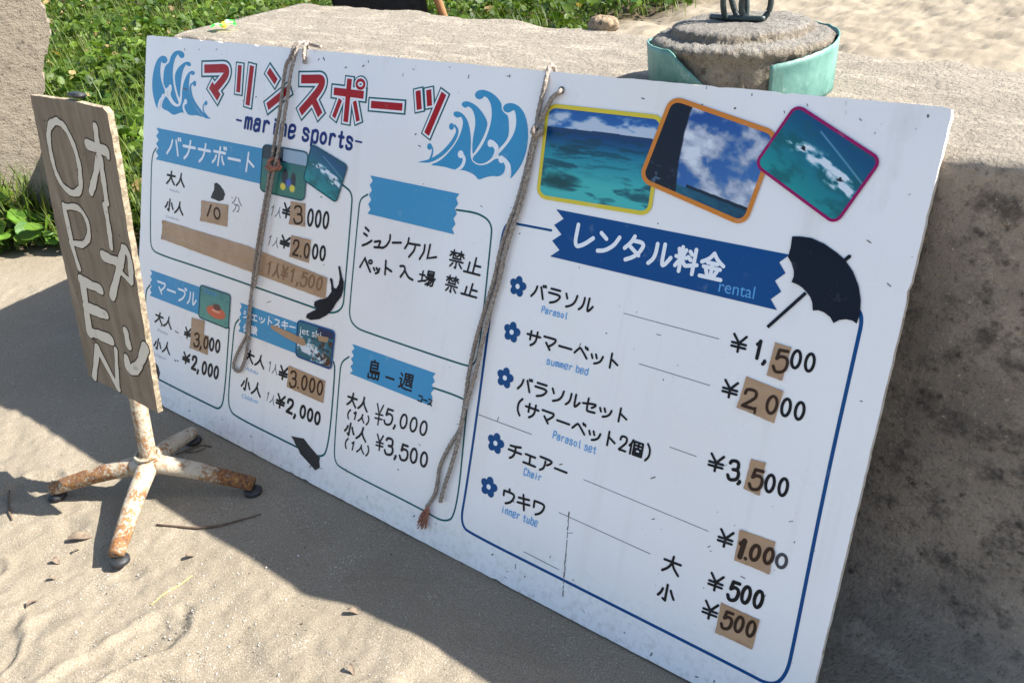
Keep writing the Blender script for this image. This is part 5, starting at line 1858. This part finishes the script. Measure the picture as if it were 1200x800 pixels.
# larger creeper plants by the slab
def creeper(px, py, n, spread, s0, s1, label, seed):
    r0 = np.random.default_rng(seed)
    base = ground(px, py)
    th = thing("creeper_plant", label, "plant", Matrix.Translation(Vector(base)))
    V, F, C_ = [], [], []
    bs = bmesh.new()
    for k in range(n):
        a = r0.uniform(0, 6.28); r = spread*math.sqrt(r0.uniform(0, 1))
        c = np.array([r*math.cos(a), r*math.sin(a)*.8, r0.uniform(.03, .12)])
        tube(bs, [np.array([c[0]*.2, c[1]*.2, -.01]), np.array([c[0]*.7, c[1]*.7, c[2]*.8]), c], [.0022, .0016], 5, sub=3)
        s = r0.uniform(s0, s1); az = r0.uniform(0, 6.28); ti = r0.normal(.1, .45); ro = r0.normal(.25, .35)
        col_ = np.array([.045, .115, .016])*r0.uniform(.7, 1.5) + np.array([.05, .05, 0])*r0.uniform(0, 1)
        i0 = len(V)
        m_ = 7
        R_ = Matrix.Rotation(az, 3, 'Z') @ Matrix.Rotation(ro, 3, 'Y') @ Matrix.Rotation(ti, 3, 'X')
        for i in range(m_):
            u = i/(m_-1)
            wd = .5*math.sin(math.pi*min(1, .10 + u*.90))**.62
            for j in (-2, -1, 0, 1, 2):
                v = j/2
                p = Vector((v*wd*s, (u-.15)*s, s*(.14*abs(v) - .20*(u-.4)**2 + .02*math.sin(u*9+j))))
                V.append(c + np.array(R_ @ p)); C_.append(col_*(1.25 if j == 0 else 1))
        for i in range(m_-1):
            for j in range(4):
                a_ = i0 + i*5 + j
                F.append((a_, a_+1, a_+6, a_+5))
    pobj("leaves", V, F, M['leaf'], th, True, np.array(C_))
    bobj("stems", bs, simple("green_stem", (.09, .15, .04), .6), th, True)


creeper(14, 290, 26, .16, .07, .11, "broad leaved creeper at the foot of the pale concrete slab", 1)
creeper(62, 286, 30, .17, .05, .09, "smaller leaved creeper against the left edge of the OPEN sign", 2)

# ------------------------------------------------------------------ litter on the sand
M['twig'] = simple("dry_twig", (.10, .065, .04), .8, .4, 60)


def twig(px, r, label, mat='twig', name="twig", cat="twig"):
    pts = []
    for x_, y_ in px:
        g = ground(x_, y_); pts.append(np.array([g[0], g[1], sand_z(g[0], g[1]) + r*.9 + .001]))
    o0 = pts[0].copy()
    bm = bmesh.new(); tube(bm, [p - o0 for p in pts], [r*.7, r, r*.5], 8)
    o = bobj(name, bm, M[mat], None, True); o.location = Vector(o0)
    return props(o, label, cat)


twig([(183, 613), (205, 615), (230, 617), (255, 615), (280, 609), (306, 602)], .0026, "long thin twig lying across the shadow edge in front of the stand")
twig([(9, 570), (9, 585), (11, 600), (14, 608)], .0030, "short dark twig in the shadow at the left of the sand")
twig([(205, 531), (222, 525), (236, 521), (248, 523)], .0022, "curved dark twig beside the rear foot of the stand")
twig([(217, 528), (230, 528), (240, 524)], .0015, "finest twig tucked beside the rear leg of the stand")
M['straw'] = simple("yellow_straw", (.55, .42, .12), .7, .2, 60)
twig([(176, 705), (192, 693), (208, 683), (225, 672)], .0012, "thin yellow straw on the sunlit sand", 'straw', "straw", "straw")
M['dryleaf'] = simple("dry_leaf", (.17, .125, .085), .8, .45, 70, .8, .004)


def dry_leaf(px, py, L, wd, az, label):
    g = ground(px, py)
    V, F = [], []
    for i in range(9):
        u = i/8
        w = wd*math.sin(math.pi*min(.97, .06 + .9*u))
        for j in (-1, -.5, 0, .5, 1):
            V.append(((u-.5)*L, j*w/2, .004 + .22*w*abs(j) + .004*math.sin(u*5)))
    for i in range(8):
        for j in range(4): F.append((i*5+j, (i+1)*5+j, (i+1)*5+j+1, i*5+j+1))
    o = pobj("dry_leaf", V, F, M['dryleaf'], None, True)
    o.location = (g[0], g[1], sand_z(g[0], g[1]) + .001); o.rotation_euler = (0, 0, az)
    return props(o, label, "leaf", "dry leaves on the sand")


dry_leaf(92, 628, .052, .024, .9, "largest grey brown dry leaf left of the front leg")
dry_leaf(64, 654, .022, .012, .2, "small rusty leaf scrap below the largest dry leaf")
dry_leaf(36, 702, .026, .013, 1.9, "dark leaf scrap nearest the left bottom corner of the sand")
dry_leaf(222, 650, .020, .010, 1.2, "pale curled leaf scrap on the shadow edge right of the front foot")
dry_leaf(415, 721, .026, .010, .4, "dark leaf scrap on the shadow edge at the bottom middle")
dry_leaf(414, 792, .024, .008, -.4, "curled brown leaf scrap at the very bottom of the sand")
dry_leaf(60, 674, .014, .008, .7, "tiny dark leaf scrap left of the front foot")
dry_leaf(88, 641, .014, .008, 2.0, "tiny reddish leaf scrap touching the largest dry leaf")

# shell and coral grit scattered on the sand
gv, gf, gcol = [], [], []
ico = bmesh.new(); bmesh.ops.create_icosphere(ico, subdivisions=1, radius=1)
iv = np.array([v.co[:] for v in ico.verts]); if_ = np.array([[v.index for v in f.verts] for f in ico.faces]); ico.free()
n_g = 0
for k in range(1300):
    if k < 600:
        t_ = rng.normal(0, 1, 2); x_, y_ = .86 + t_[0]*.16, -.40 + t_[1]*.11
    else:
        x_, y_ = rng.uniform(-1.2, 1.6), rng.uniform(-.85, .15)
    r = rng.uniform(.0006, .0015) * (1.7 if rng.uniform() < .06 else 1)
    s_ = rng.uniform(.6, 1.3, 3)*r
    gv.append(iv*s_ + np.array([x_, y_, sand_z(x_, y_) + r*.3])); gf.append(if_ + n_g*len(iv)); n_g += 1
    w = rng.uniform(.25, .58)
    c_ = np.array([1, .95, .86])*w if rng.uniform() < .8 else np.array([.10, .08, .06])
    gcol.append(np.tile(c_, (len(iv), 1)))
grit = fast_mesh("shell_grit", np.concatenate(gv), np.concatenate(gf), tinted("shell_grit", .7), None, False, np.concatenate(gcol))
props(grit, "tiny pale shell and coral grit strewn over the sand", "shell grit", None, "stuff")
